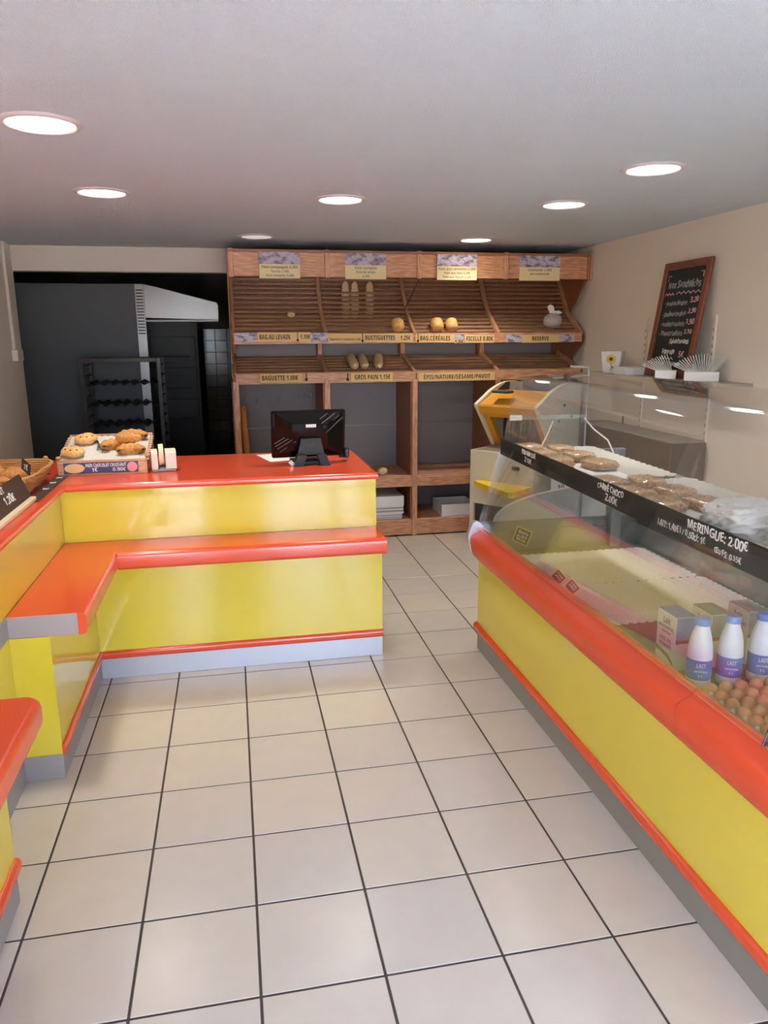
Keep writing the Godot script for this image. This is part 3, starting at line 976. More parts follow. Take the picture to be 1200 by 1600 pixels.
func bread_shelf():
	var t := thing("bread_shelf", "wide pine bread rack with sloping slatted trays along the back wall", "bread shelf")
	var st: SurfaceTool
	var x0: float = DIV[0] - 0.015
	var x1: float = DIV[4] + 0.015
	# slats
	var runs := [[Vector2(-2.515, 1.690), Vector2(-2.775, 1.852), 6, 0.034], [Vector2(-2.80, 1.885), Vector2(-3.02, 2.165), 8, 0.022], [Vector2(-2.515, 1.385), Vector2(-2.95, 1.510), 7, 0.038]]
	for i in 4:
		for r in runs:
			var n: int = r[2]
			var d: Vector2 = (r[1] - r[0]).normalized()
			for k in n:
				var p: Vector2 = r[0].lerp(r[1], float(k) / (n - 1))
				st = new_st()
				var b := Basis(Vector3.RIGHT, Vector3(0, -d.x, d.y).normalized() * (1.0 if d.x < 0 else -1.0), Vector3(0, d.y, d.x))
				b = Basis(Vector3.RIGHT, Vector3(0, d.y, d.x).cross(Vector3.RIGHT).normalized(), Vector3(0, d.y, d.x))
				cbox(st, Vector3((DIV[i] + DIV[i + 1]) * 0.5, p.y, p.x), Vector3(DIV[i + 1] - DIV[i] - 0.028, 0.014, r[3]), 0.003, b)
				obj("slat", st, M.slat_pine, t)
	# dividers follow the trays
	for i in 5:
		var x: float = DIV[i]
		for s in [[Vector3(x, 1.695, -2.49), Vector3(x, 1.875, -2.785)], [Vector3(x, 1.865, -2.785), Vector3(x, 2.19, -3.03)], [Vector3(x, 1.39, -2.49), Vector3(x, 1.53, -2.97)]]:
			st = new_st()
			bar(st, s[0], s[1], 0.026, 0.042, 0.003)
			obj("divider_rail", st, M.pine_y, t)
		box_part("rear_post", Vector3(x - 0.02, 1.34, -3.05), Vector3(x + 0.02, 2.33, -3.01), M.side_pine, t)
		if i > 0 and i < 4:
			box_part("strut", Vector3(x - 0.02, 1.50, -2.96), Vector3(x + 0.02, 1.80, -2.92), M.pine_y, t)
		box_part("front_post", Vector3(x - 0.022, 0.0, -2.49), Vector3(x + 0.022, 1.34, -2.465), M.pine_y, t)
		box_part("partition", Vector3(x - 0.034, 0.0, -3.05), Vector3(x - 0.012, 1.335, -2.49), M.side_pine, t, 0.001)
	# rails, shelves, plinth, header
	for i in 4:
		var a: float = DIV[i] + 0.0
		var b: float = DIV[i + 1]
		box_part("tray_rail", Vector3(a, 1.628, -2.495), Vector3(b, 1.708, -2.477), M.pine_x, t)
		for h in [[0.145, 0.503], [0.532, 0.90], [0.904, 1.28], [1.284, 1.66]]:
			box_part("back_panel", Vector3(a, h[0], -3.058), Vector3(b, h[1], -3.0505), M.back_melamine, t, 0.002)
		box_part("tray_rail", Vector3(a, 1.318, -2.495), Vector3(b, 1.402, -2.472), M.pine_x, t)
		a += 0.022
		b -= 0.022
		box_part("shelf_board", Vector3(a - 0.01, 0.505, -3.05), Vector3(b + 0.01, 0.53, -2.485), M.pine_x, t)
		box_part("apron", Vector3(a, 0.435, -2.487), Vector3(b, 0.515, -2.470), M.pine_x, t)
		box_part("bottom_board", Vector3(a - 0.01, 0.125, -3.05), Vector3(b + 0.01, 0.145, -2.485), M.pine_x, t)
		box_part("plinth_board", Vector3(a, 0.012, -2.487), Vector3(b, 0.142, -2.472), M.pine_x, t)
		box_part("header_board", Vector3(DIV[i] + 0.0, 2.138, -2.465), Vector3(DIV[i + 1], 2.332, -2.445), M.pine_x, t)
	for x in [0.712, 1.447, 2.185, 2.912, 3.648]:
		box_part("batten", Vector3(x - 0.018, 2.13, -2.447), Vector3(x + 0.018, 2.342, -2.428), M.pine_y, t)
	box_part("top_board", Vector3(x0, 2.315, -3.05), Vector3(x1, 2.335, -2.425), M.side_pine, t)
	box_part("back_board", Vector3(x0, 1.76, -3.056), Vector3(x1, 2.30, -3.048), M.side_pine, t)
	var prof := [Vector2(-2.425, 2.335), Vector2(-2.425, 2.135), Vector2(-2.52, 2.12), Vector2(-2.60, 2.04), Vector2(-2.68, 1.95), Vector2(-2.76, 1.90), Vector2(-2.775, 1.87), Vector2(-2.70, 1.83), Vector2(-2.58, 1.78), Vector2(-2.50, 1.72), Vector2(-2.475, 1.665), Vector2(-2.495, 1.61), Vector2(-2.60, 1.55), Vector2(-2.68, 1.50), Vector2(-2.68, 1.47), Vector2(-2.60, 1.435), Vector2(-2.50, 1.41), Vector2(-2.475, 1.375), Vector2(-2.475, 1.32), Vector2(-2.50, 1.30), Vector2(-3.05, 1.30), Vector2(-3.05, 2.335)]
	for x in [x0 - 0.004, x1 - 0.006]:
		st = new_st()
		prism(st, prof, "x", x, x + 0.012)
		obj("side_panel", st, M.side_pine, t)
	rebase(t, Vector3(2.16, 0, -2.77))

func print_label(words: Array, x0: float, x1: float, y0: float, y1: float, z: float, label: String, drop := 0.0, mark := -1.0):
	var t := thing("price_label", label, "price label", Vector3((x0 + x1) * 0.5, y0, z), 0.0, "price labels taped to the bread shelf rails")
	var w := x1 - x0
	var h := y1 - y0
	var st := new_st()
	cbox(st, Vector3(0, h * 0.5, 0.001), Vector3(w, h, 0.002), 0.0004)
	obj("label_card", st, M.label_buff, t)
	for q in words:
		letter_at(q[0], q[2], M.ink, t, Vector3(q[1], h * 0.5 + (q[4] if q.size() > 4 else 0.0), 0.0024), Vector3.RIGHT, Vector3.UP, q[3])
	if mark > -1.0:
		st = new_st()
		bx(st, Vector3(mark - 0.003, 0.0, 0.002), Vector3(mark + 0.003, h, 0.003))
		lathe(st, [Vector2(0, 0.0), Vector2(0.010, 0.0), Vector2(0.010, 0.002), Vector2(0, 0.002)], Vector3(mark, 0.012, 0.002), 12, Basis(Vector3.RIGHT, PI / 2))
		obj("marker", st, M.ink, t)
	t.rotation.z = drop

func picture_strip(x0: float, x1: float, y0: float, y1: float, z: float, label: String):
	var st := new_st()
	cbox(st, Vector3.ZERO, Vector3(x1 - x0, y1 - y0, 0.002), 0.0004)
	var o := obj("picture_strip", st, M.bread_picture)
	o.position = Vector3((x0 + x1) * 0.5, (y0 + y1) * 0.5, z)
	tag(o, label, "picture strip", "bread picture strips on the shelf rail")

func loaf(called: String, label: String, category: String, p: Vector3, rad: Vector3, b: Basis, m: Material, group := "", cuts := 3, sd := 1):
	var st := new_st()
	var nz := FastNoiseLite.new()
	nz.seed = sd
	nz.frequency = 1.4
	lump(st, Vector3.ZERO, rad, func(d: Vector3) -> float:
		var q := sqrt(d.x * d.x + d.y * d.y)
		var k := (1.0 + 0.06 * nz.get_noise_3d(d.x * 2, d.y * 2, d.z * 2)) * pow(pow(q, 3.0) + pow(absf(d.z), 3.0), -1.0 / 3.0) * 0.92
		if d.y > 0.25 and cuts > 0:
			k -= 0.07 * pow(maxf(0.0, cos(d.z * PI * cuts)), 6.0)
		return k, Basis(), 24, 20)
	var o := obj(called, st, m)
	o.transform = Transform3D(b, p)
	tag(o, label, category, group)
	return o

func bread_and_labels():
	var cards := [[0.922, 1.235, ["Pain campagne 2.20€", "Tourte 1.70€", "Pain complet 2.00€"], "price card for country bread, leftmost on the shelf header", 0], [1.586, 1.913, ["Pain complet", "Pain de seigle", "2.10€"], "price card reading complet on the shelf header", 1],
		[2.328, 2.661, ["Pain aux céréales 2.20€", "Pain aux noix 2.20€", "Pain aux figues 2.20€"], "price card with three lines for cereal bread on header", 2], [3.024, 3.377, ["Couronne 1.90€", "sur commande"], "price card with two lines, last before the right wall", 3]]
	for c in cards:
		var w: float = c[1] - c[0]
		var t := thing("price_card", c[3], "price card", Vector3((c[0] + c[1]) * 0.5, 2.122, -2.427), 0.0, "price cards on the shelf header")
		var st := new_st()
		cbox(st, Vector3(0, 0.098, 0), Vector3(w, 0.196, 0.002), 0.0004)
		obj("card", st, M.card_cream, t)
		st = new_st()
		cbox(st, Vector3(0, 0.150, 0.001), Vector3(w - 0.002, 0.090, 0.002), 0.0004)
		obj("bread_picture", st, M.bread_picture, t)
		var n := 0
		for line in c[2]:
			letter_at(line, 0.020 if n == 0 else 0.017, M.grey_ink, t, Vector3(0, 0.084 - n * 0.031, 0.0022), Vector3.RIGHT, Vector3.UP)
			n += 1
	var z := -2.4765
	print_label([["BAG.AU LEVAIN", -0.075, 0.036, 0.245], ["1.10€", 0.165, 0.034, 0.08]], 0.889, 1.309, 1.645, 1.719, z, "BAG.AU LEVAIN price label on the upper tray rail", 0.0, 0.105)
	print_label([["Baguette à l'ancienne 1.30€", -0.21, 0.016, 0.25, -0.012], ["RUSTIGUETTES", 0.075, 0.036, 0.25], ["1.25€", 0.285, 0.034, 0.085]], 1.446, 2.143, 1.637, 1.707, z, "long RUSTIGUETTES price label on the upper tray rail", -0.008, -0.07)
	print_label([["BAG.CÉRÉALES", 0.0, 0.036, 0.26]], 2.165, 2.495, 1.632, 1.698, z, "BAG.CÉRÉALES price label on the upper tray rail", -0.008, -0.145)
	print_label([["1.25€", 0.0, 0.024, 0.07]], 2.497, 2.575, 1.622, 1.650, z, "tiny 1.25€ price label beside the cereal label")
	print_label([["FICELLE 0.80€", 0.0, 0.036, 0.235]], 2.584, 2.842, 1.626, 1.692, z, "FICELLE price label on the upper tray rail", -0.004)
	print_label([["RESERVE", 0.0, 0.034, 0.155]], 3.083, 3.419, 1.624, 1.690, z, "RESERVE label under the knotted bread bag", 0.006)
	picture_strip(0.715, 0.887, 1.648, 1.716, z, "bread picture strip at left end of the shelf rail")
	picture_strip(1.311, 1.444, 1.642, 1.712, z, "bread picture strip between levain and rustiguettes labels")
	picture_strip(2.497, 2.575, 1.652, 1.696, z, "small bread picture strip beside the ficelle label")
	picture_strip(2.945, 3.081, 1.628, 1.692, z, "bread picture strip left of the reserve label")
	picture_strip(3.421, 3.56, 1.626, 1.690, z, "bread picture strip right of the reserve label")
	z = -2.4715
	print_label([["BAGUETTE 1.00€", -0.01, 0.036, 0.29]], 0.896, 1.228, 1.328, 1.400, z, "BAGUETTE 1.00€ price label on the lower tray rail", 0.0)
	print_label([["GROS PAIN 1.15€", 0.005, 0.036, 0.30]], 1.625, 1.971, 1.325, 1.394, z, "GROS PAIN price label on the lower tray rail", 0.0)
	print_label([["ÉPIS/NATURE/SÉSAME/PAVOT", 0.0, 0.034, 0.58]], 2.193, 2.851, 1.318, 1.386, z, "long ÉPIS/NATURE/SÉSAME/PAVOT label on the lower tray rail", 0.0)
	for q in [[1.262, 1.335, 1.40, "small wheat marker clipped beside the baguette label"], [1.598, 1.33, 1.395, "small wheat marker clipped beside the gros pain label"], [2.172, 1.322, 1.386, "small wheat marker clipped beside the épis label"]]:
		var st := new_st()
		bx(st, Vector3(-0.004, 0, 0), Vector3(0.004, q[2] - q[1], 0.002), 0.0005)
		lathe(st, [Vector2(0, 0.0), Vector2(0.012, 0.0), Vector2(0.012, 0.003), Vector2(0, 0.003)], Vector3(0, 0.014, 0), 12, Basis(Vector3.RIGHT, PI / 2))
		var o := obj("wheat_marker", st, M.ink)
		o.position = Vector3(q[0], q[1], z)
		tag(o, q[3], "marker", "markers on the lower shelf rail")
	# loaves
	var d := Vector3(0, 0.125, -0.435).normalized()
	var n := d.cross(Vector3.RIGHT).normalized() * -1.0
	if n.y < 0:
		n = -n
	var sl := Basis(Vector3.RIGHT, n, Vector3.RIGHT.cross(n))
	var k := 0
	for q in [[1.672, 0.0], [1.762, 0.05], [1.895, 0.16]]:
		loaf("loaf", ["pale floured oval loaf above the gros pain label, left of its pair", "pale floured oval loaf in the middle of the gros pain tray", "slightly turned oval loaf standing apart on the gros pain tray"][k], "bread", Vector3(q[0], 1.44, -2.70) + n * 0.047, Vector3(0.044, 0.038, 0.18), Basis(n, -q[1]) * sl, M.pale_crust, "loaves on the lower tray", 3, 70 + k)
		k += 1
	d = Vector3(0, 0.162, -0.26).normalized()
	k = 0
	for q in [[2.035, 0.058], [2.367, 0.060], [2.494, 0.056]]:
		loaf("bread_roll", ["round golden loaf at the end of the rustiguettes tray", "round golden loaf on the cereal tray, left of its twin", "round golden loaf on the cereal tray, right of its twin"][k], "bread", Vector3(q[0], 1.775, -2.56), Vector3(q[1], q[1] * 0.95, 0.06), Basis(Vector3.RIGHT, 0.9), M.crust_light, "round loaves on the upper tray", 1, 80 + k)
		k += 1
	loaf("bread_piece", "small bread end lying high on the levain tray", "bread", Vector3(1.18, 1.862, -2.74), Vector3(0.035, 0.022, 0.022), Basis(), M.pale_crust, "", 0, 90)
	k = 0
	for q in [1.665, 1.745, 1.875]:
		loaf("pale_baguette", ["pale baguette behind the upper slats, left one", "pale baguette behind the upper slats, middle one", "pale baguette behind the upper slats standing apart"][k], "bread", Vector3(q, 1.985, -2.955), Vector3(0.038, 0.028, 0.17), Basis(Vector3.RIGHT, PI / 2 + 0.66 - 1.57 + 0.9) * Basis(), M.pale_crust, "baguettes behind the upper slats", 3, 95 + k)
		k += 1
	# thin cable from the header to the upper tray
	var cable := new_st()
	tube(cable, [Vector3(2.195, 2.15, -2.47), Vector3(2.17, 2.05, -2.55), Vector3(2.135, 1.95, -2.63), Vector3(2.125, 1.89, -2.72)], 0.004, 6)
	tag(obj("hanging_cable", cable, M.matt_black), "thin black cable hanging from the shelf header across the upper tray", "cable")
	# knotted bag
	var b := thing("bread_bag", "clear knotted plastic bag of bread on the reserve tray", "bag", Vector3(3.40, 1.735, -2.58))
	var st := new_st()
	lump(st, Vector3(0, 0.07, 0), Vector3(0.085, 0.065, 0.06), func(v: Vector3) -> float: return 1.0 + 0.07 * sin(v.x * 9.0) * cos(v.y * 7.0 + v.z * 8.0), Basis(), 24, 16)
	obj("bag_body", st, M.clear_film_white, b)
	st = new_st()
	lump(st, Vector3(-0.01, 0.055, 0.0), Vector3(0.06, 0.045, 0.042), null, Basis(), 16, 10)
	obj("bread", st, M.pale_crust, b)
	st = new_st()
	prism(st, [Vector2(-0.02, 0.12), Vector2(-0.055, 0.185), Vector2(-0.03, 0.205), Vector2(0.0, 0.19), Vector2(0.012, 0.15), Vector2(0.05, 0.155), Vector2(0.08, 0.135), Vector2(0.02, 0.115)], "z", -0.006, 0.006)
	obj("knot", st, M.white_bag, b)
	# lower bays: boxes, scraps
	var low := [["storage_box", "white cardboard box on grey papers in the bottom shelf", Vector3(1.62, 0.26, -2.95), Vector3(2.078, 0.345, -2.52), M.paper], ["paper_stack", "grey stack of papers under a white box, bottom shelf", Vector3(1.60, 0.19, -2.95), Vector3(2.085, 0.26, -2.52), M.grey_paper], ["magazine_stack", "flat pile of white sheets at the bottom shelf front", Vector3(1.62, 0.146, -2.95), Vector3(2.075, 0.19, -2.51), M.paper]]
	for q in low:
		st = new_st()
		var c: Vector3 = (q[2] + q[3]) * 0.5
		if q[0] == "storage_box":
			cbox(st, Vector3.ZERO, q[3] - q[2], 0.002)
			var o := obj(q[0], st, q[4])
			o.position = c
			tag(o, q[1], "box")
		else:
			var hh: float = q[3].y - q[2].y
			var t := thing(q[0], q[1], "papers", Vector3(c.x, q[2].y, c.z))
			for j in 5:
				st = new_st()
				cbox(st, Vector3(rng.randf_range(-0.01, 0.0), hh * (j + 0.5) / 5, rng.randf_range(-0.012, 0.0)), Vector3(q[3].x - q[2].x - rng.randf_range(0.0, 0.03), hh / 5 - 0.001, 0.42), 0.001)
				obj("bundle", st, M.grey_paper if j % 2 else M.paper, t)
	var tb := thing("open_box", "open white cardboard tray on the bottom shelf by the slicer", "box", Vector3(2.57, 0.146, -2.67))
	for q in [[Vector3(-0.15, 0, 0.15), Vector3(0.15, 0.105, 0.155)], [Vector3(-0.15, 0, -0.155), Vector3(0.15, 0.105, -0.15)], [Vector3(-0.155, 0, -0.155), Vector3(-0.15, 0.105, 0.155)], [Vector3(0.15, 0, -0.155), Vector3(0.155, 0.105, 0.155)], [Vector3(-0.15, 0, -0.15), Vector3(0.15, 0.004, 0.15)]]:
		box_part("side" if q[1].y > 0.05 else "base", q[0], q[1], M.paper, tb, 0.0005)
	loaf("crumpled_paper", "small crumpled beige paper on the middle shelf beside the counter", "paper", Vector3(1.90, 0.56, -2.56), Vector3(0.045, 0.034, 0.03), Basis(Vector3.BACK, 0.4), M.pale_crust, "", 0, 99)
	# baguette stood in the left bay and small hooks on the wall
	st = new_st()
	tube(st, [Vector3(0.77, 0.531, -2.72), Vector3(0.765, 0.75, -2.74), Vector3(0.755, 0.98, -2.77), Vector3(0.748, 1.12, -2.79)], 0.03, 12)
	tag(obj("standing_baguette", st, M.crust), "long brown baguette standing in the left shelf bay", "bread")
	k = 0
	for q in [[0.79, 1.16], [0.88, 1.145], [0.99, 1.15], [1.08, 1.15], [1.25, 1.17], [1.30, 1.175], [1.35, 1.18]]:
		st = new_st()
		tube(st, [Vector3(0, 0.02, 0.0), Vector3(0.0, 0.015, 0.02), Vector3(0.004, -0.01, 0.03), Vector3(0.0, -0.02, 0.02)], 0.006, 6)
		var o := obj("wall_hook", st, M.white_plastic)
		o.position = Vector3(q[0], q[1], -3.05)
		tag(o, "small white hook on the grey shelf backing behind the cash register", "hook", "white hooks on the shelf backing behind the register")
		k += 1

# ---------------------------------------------------------------- slicer and bin
func slicer():
	var t := thing("bread_slicer", "cream and yellow floor-standing bread slicer between case and shelf", "bread slicer", Vector3(2.929, 0, -2.0), deg_to_rad(-52.8))
	var st: SurfaceTool
	var back := -0.40
	# solid cabinet; a dark panel paints the shade of its low opening
	box_part("cabinet", Vector3(-0.29, 0.06, back), Vector3(0.29, 0.80, 0.27), M.cream_plastic, t, 0.006)
	box_part("front_frame", Vector3(-0.29, 0.37, 0.27), Vector3(0.29, 0.80, 0.30), M.cream_plastic, t, 0.004)
	box_part("front_frame", Vector3(-0.29, 0.0, 0.27), Vector3(-0.25, 0.37, 0.30), M.cream_plastic, t, 0.003)
	box_part("front_frame", Vector3(0.25, 0.0, 0.27), Vector3(0.29, 0.37, 0.30), M.cream_plastic, t, 0.003)
	box_part("opening", Vector3(-0.25, 0.06, 0.268), Vector3(0.25, 0.37, 0.274), M.dark_grey, t, 0.0)  # dark panel painted in for the shade inside the opening
	box_part("foot_plate", Vector3(-0.27, 0.0, back + 0.02), Vector3(0.27, 0.06, 0.25), M.dark_grey, t)
	box_part("badge", Vector3(0.10, 0.675, 0.30), Vector3(0.17, 0.705, 0.306), M.dark_grey, t)
	# side cheeks
	var prof := [Vector2(0.0, 0.795), Vector2(0.03, 0.835), Vector2(0.138, 0.976), Vector2(0.272, 1.150), Vector2(0.268, 1.162), Vector2(0.21, 1.19), Vector2(0.148, 1.22), Vector2(0.08, 1.255), Vector2(0.013, 1.28), Vector2(-0.07, 1.303), Vector2(-0.156, 1.316), Vector2(-0.28, 1.318), Vector2(back, 1.30), Vector2(back, 0.795)]
	for x in [-0.285, 0.255]:
		st = new_st()
		prism(st, prof, "x", x, x + 0.03)
		obj("cheek", st, M.cream_plastic, t)
	for q in [[1.15, -0.137], [1.055, -0.261], [1.032, -0.057], [0.979, 0.067]]:
		st = new_st()
		lathe(st, [Vector2(0, 0), Vector2(0.011, 0.0), Vector2(0.011, 0.005), Vector2(0.006, 0.008), Vector2(0, 0.008)], Vector3(0.285, q[0], q[1]), 14, Basis(Vector3.BACK, -PI / 2))
		obj("bolt", st, M.dark_grey, t)
	# yellow hood: sloped top, front band, two legs round a dark mouth
	st = new_st()
	prism(st, [Vector2(0.235, 1.09), Vector2(0.255, 1.145), Vector2(0.20, 1.175), Vector2(0.05, 1.235), Vector2(-0.08, 1.255), Vector2(-0.08, 1.235), Vector2(0.04, 1.215), Vector2(0.19, 1.12)], "x", -0.255, 0.255)
	obj("hood", st, M.slicer_yellow, t)
	st = new_st()
	prism(st, [Vector2(0.245, 1.155), Vector2(0.17, 1.055), Vector2(0.13, 1.06), Vector2(0.20, 1.155)], "x", -0.255, 0.255)
	obj("hood_front", st, M.slicer_yellow, t)
	for x in [-0.255, 0.20]:
		st = new_st()
		prism(st, [Vector2(0.18, 1.07), Vector2(0.0, 0.81), Vector2(-0.05, 0.81), Vector2(0.12, 1.07)], "x", x, x + 0.055)
		obj("hood_leg", st, M.slicer_yellow, t)
	box_part("blade_frame", Vector3(-0.255, 0.80, -0.16), Vector3(0.255, 1.22, -0.12), M.dark_grey, t)
	box_part("loaf_table", Vector3(-0.255, 0.80, -0.12), Vector3(0.255, 0.815, 0.12), M.dull_steel, t)
	for k in 16:
		box_part("blade", Vector3(-0.24 + k * 0.032, 0.82, -0.118), Vector3(-0.238 + k * 0.032, 1.05, -0.10), M.dark_grey, t, 0.0)
	# catching tray
	st = new_st()
	prism(st, [Vector2(-0.21, 0.30), Vector2(-0.20, 0.37), Vector2(0.26, 0.60), Vector2(0.28, 0.58), Vector2(0.28, 0.30)], "y", 0.525, 0.565)
	obj("catch_tray", st, M.tray_yellow, t)
	# grey cloth and yellow brush lying on the hood
	var h := thing("folded_cloth", "dark folded cloth lying on the slicer hood", "cloth", Vector3(2.72, 1.245, -1.98), deg_to_rad(-52.8))
	st = new_st()
	cbox(st, Vector3(0.03, 0.012, 0), Vector3(0.15, 0.02, 0.09), 0.006)
	obj("cloth_fold", st, M.dark_grey, h)
	st = new_st()
	prism(st, [Vector2(0.0, 0.03), Vector2(0.07, 0.03), Vector2(0.075, 0.09)], "z", -0.03, 0.03)
	obj("cloth_peak", st, M.dark_grey, h)
	# white bin beside the slicer
	var b := thing("storage_bin", "white plastic bin with number sticker beside the bread slicer", "bin", Vector3(3.155, 0, -1.44), deg_to_rad(-52.8))
	st = new_st()
	prism(st, [Vector2(-0.12, 0.0), Vector2(0.12, 0.0), Vector2(0.135, 0.66), Vector2(-0.135, 0.66)], "z", -0.16, 0.16)
	obj("bin_body", st, M.white_plastic, b)
	st = new_st()
	cbox(st, Vector3(0, 0.675, 0), Vector3(0.29, 0.03, 0.34), 0.008)
	obj("bin_lid", st, M.white_plastic, b)
	letter_at("10", 0.045, M.ink, b, Vector3(-0.05, 0.60, 0.1615), Vector3.RIGHT, Vector3.UP, 0.0, 1.0)

# ---------------------------------------------------------------- wall shelf
func squiggle(st, x0: float, x1: float, y: float, amp: float, n: int, r := 0.003):
	var pts := []
	for i in n + 1:
		pts.append(Vector3(lerpf(x0, x1, float(i) / n), y + (amp if i % 2 else -amp), 0.0))
	tube(st, pts, r, 5)

func wall_shelf_things():
	var st: SurfaceTool
	var k := 0
	for z in [-1.50, -0.695]:
		var t := thing("shelf_upright", ["white slotted wall rail left of the chalkboard", "white slotted wall rail right of the chalkboard"][k], "wall rail", Vector3(XR, 0.62, z), 0.0, "slotted rails on the right wall")
		box_part("rail", Vector3(-0.014, 0, -0.0125), Vector3(0, 1.18, 0.0125), M.wall_paint, t, 0.001)
		for j in 22:
			box_part("slot", Vector3(-0.0146, 0.03 + j * 0.05, -0.003), Vector3(-0.0136, 0.05 + j * 0.05, 0.003), M.dark_grey, t, 0.0)
		k += 1
	var s := thing("wall_shelf", "grey-brown wall shelf carrying the chalkboard and white boxes", "shelf", Vector3(XR, 1.372, -1.13))
	box_part("shelf_board", Vector3(-0.245, 0.0, -0.88), Vector3(-0.016, 0.028, 0.865), M.shelf_grey, s, 0.003)
	for z in [-0.37, 0.435]:
		st = new_st()
		prism(st, [Vector2(-0.014, 0.0), Vector2(-0.22, 0.0), Vector2(-0.22, -0.015), Vector2(-0.014, -0.065)], "z", z - 0.004, z + 0.004)
		obj("bracket", st, M.dull_steel, s)
	# chalkboard
	var c := thing("chalkboard", "brown-framed chalkboard menu of sandwiches leaning on the wall", "chalkboard")
	var u := Vector3(0.105, 0.74, 0).normalized()
	c.transform = Transform3D(Basis(Vector3.BACK, u, Vector3.BACK.cross(u)), Vector3(3.545, 1.404, -0.995))
	var W := 0.265
	var H := 0.755
	var f := 0.05
	for q in [[-W, -W + f, 0.0, H], [W - f, W, 0.0, H], [-W + f, W - f, 0.0, f], [-W + f, W - f, H - f, H]]:
		box_part("frame_rail", Vector3(q[0], q[2], 0.0), Vector3(q[1], q[3], 0.022), M.brown_frame, c, 0.004)
	var sl := box_part("slate", Vector3(-W + f - 0.005, f - 0.005, 0.002), Vector3(W - f + 0.005, H - f + 0.005, 0.012), M.slate_black, c, 0.0)
	for q in [["Nos Sandwichs", 0.0, 0.605, 0.048, 0.37, "chalk_faint"], ["- Jambon/Beurre", -0.055, 0.485, 0.030, 0.26, "chalk_faint"], ["3.20", 0.15, 0.50, 0.036, 0.09, "chalk_pink"],
			["- Jambon/crudités", -0.05, 0.415, 0.030, 0.28, "chalk_faint"], ["3.90", 0.15, 0.43, 0.036, 0.09, "chalk_pink"], ["- Poulet/crudités", -0.05, 0.348, 0.030, 0.28, "chalk_faint"], ["3.90", 0.15, 0.36, 0.036, 0.09, "chalk_pink"],
			["- Thon/crudités", -0.05, 0.287, 0.030, 0.28, "chalk_faint"], ["3.90", 0.15, 0.30, 0.034, 0.09, "chalk_pink"], ["(Salade/Tomates)", 0.07, 0.235, 0.030, 0.22, "chalk_white"],
			["Formule", -0.03, 0.165, 0.034, 0.15, "chalk_white"], ["5€", 0.125, 0.155, 0.046, 0.06, "chalk_pink"], ["- 1 Sand + 1 Boisson", -0.02, 0.09, 0.026, 0.30, "chalk_white"]]:
		letter_at(q[0], q[3], M[q[5]], sl, Vector3(q[1], q[2], 0.0125), Vector3.RIGHT, Vector3.UP, q[4], 1.0)
	st = new_st()
	squiggle(st, -0.20, -0.10, 0.545, 0.008, 6)
	obj("squiggle", st, M.chalk_pink, sl).position.z = 0.0125
	st = new_st()
	squiggle(st, -0.07, 0.20, 0.55, 0.008, 10)
	obj("squiggle", st, M.chalk_pink, sl).position.z = 0.0125
	st = new_st()
	squiggle(st, -0.11, 0.04, 0.122, 0.008, 8)
	obj("squiggle", st, M.chalk_white, sl).position.z = 0.0125
	for q in [[-0.195, 0.665, 1, -1], [0.195, 0.675, -1, -1], [-0.20, 0.065, 1, 1]]:
		st = new_st()
		tube(st, [Vector3(q[0] + 0.03 * q[2], q[1], 0), Vector3(q[0], q[1], 0), Vector3(q[0], q[1] + 0.035 * q[3], 0)], 0.003, 5)
		obj("corner_mark", st, M.chalk_pink, sl).position.z = 0.0125
	# sunflower pot
	var p := thing("flower_pot_cover", "square white pot with a painted sunflower on the wall shelf", "pot", Vector3(3.545, 1.40, -1.75), -0.72)
	st = new_st()
	var b := 0.058
	var e := 0.075
	var hh := 0.16
	for k2 in 4:
		var r := Basis(Vector3.UP, k2 * PI / 2)
		quad(st, r * Vector3(-b, 0, b), r * Vector3(b, 0, b), r * Vector3(e, hh, e), r * Vector3(-e, hh, e), r * Vector3(0, -0.1, 1).normalized())
		quad(st, r * Vector3(-b + 0.004, 0.006, b - 0.004), r * Vector3(b - 0.004, 0.006, b - 0.004), r * Vector3(e - 0.005, hh, e - 0.005), r * Vector3(-e + 0.005, hh, e - 0.005), r * Vector3(0, 0.1, -1).normalized())
		quad(st, r * Vector3(-e, hh, e), r * Vector3(e, hh, e), r * Vector3(e - 0.005, hh, e - 0.005), r * Vector3(-e + 0.005, hh, e - 0.005), Vector3.UP)
	quad(st, Vector3(-b, 0.0, -b), Vector3(b, 0.0, -b), Vector3(b, 0.0, b), Vector3(-b, 0.0, b), Vector3.DOWN)
	quad(st, Vector3(-b, 0.006, -b), Vector3(b, 0.006, -b), Vector3(b, 0.006, b), Vector3(-b, 0.006, b), Vector3.UP)
	obj("pot_body", st, M.paper, p)
	var fl := Transform3D(Basis(Vector3.RIGHT, 0.106), Vector3(0.0, 0.105, 0.0715))
	st = new_st()
	for a in 14:
		var t2 := TAU * a / 14
		var dir := Vector3(cos(t2), sin(t2), 0)
		var sd := Vector3(-sin(t2), cos(t2), 0) * 0.007
		face(st, [fl * (dir * 0.010), fl * (dir * 0.024 + sd), fl * (dir * 0.040), fl * (dir * 0.024 - sd)], fl.basis.z)
	obj("petals", st, M.sunflower, p)
	st = new_st()
	lathe(st, [Vector2(0.014, -0.001), Vector2(0.014, 0.002), Vector2(0, 0.003)], fl.origin, 14, fl.basis * Basis(Vector3.RIGHT, PI / 2))
	obj("flower_centre", st, M.brown_centre, p)
	st = new_st()
	tube(st, [fl * Vector3(0, -0.03, 0), fl * Vector3(0.005, -0.06, 0), fl * Vector3(0.0, -0.09, 0)], 0.002, 5)
	tube(st, [fl * Vector3(0.004, -0.055, 0), fl * Vector3(0.03, -0.075, 0)], 0.0025, 5)
	obj("stalk", st, M.ink, p)
	# white boxes
	st = new_st()
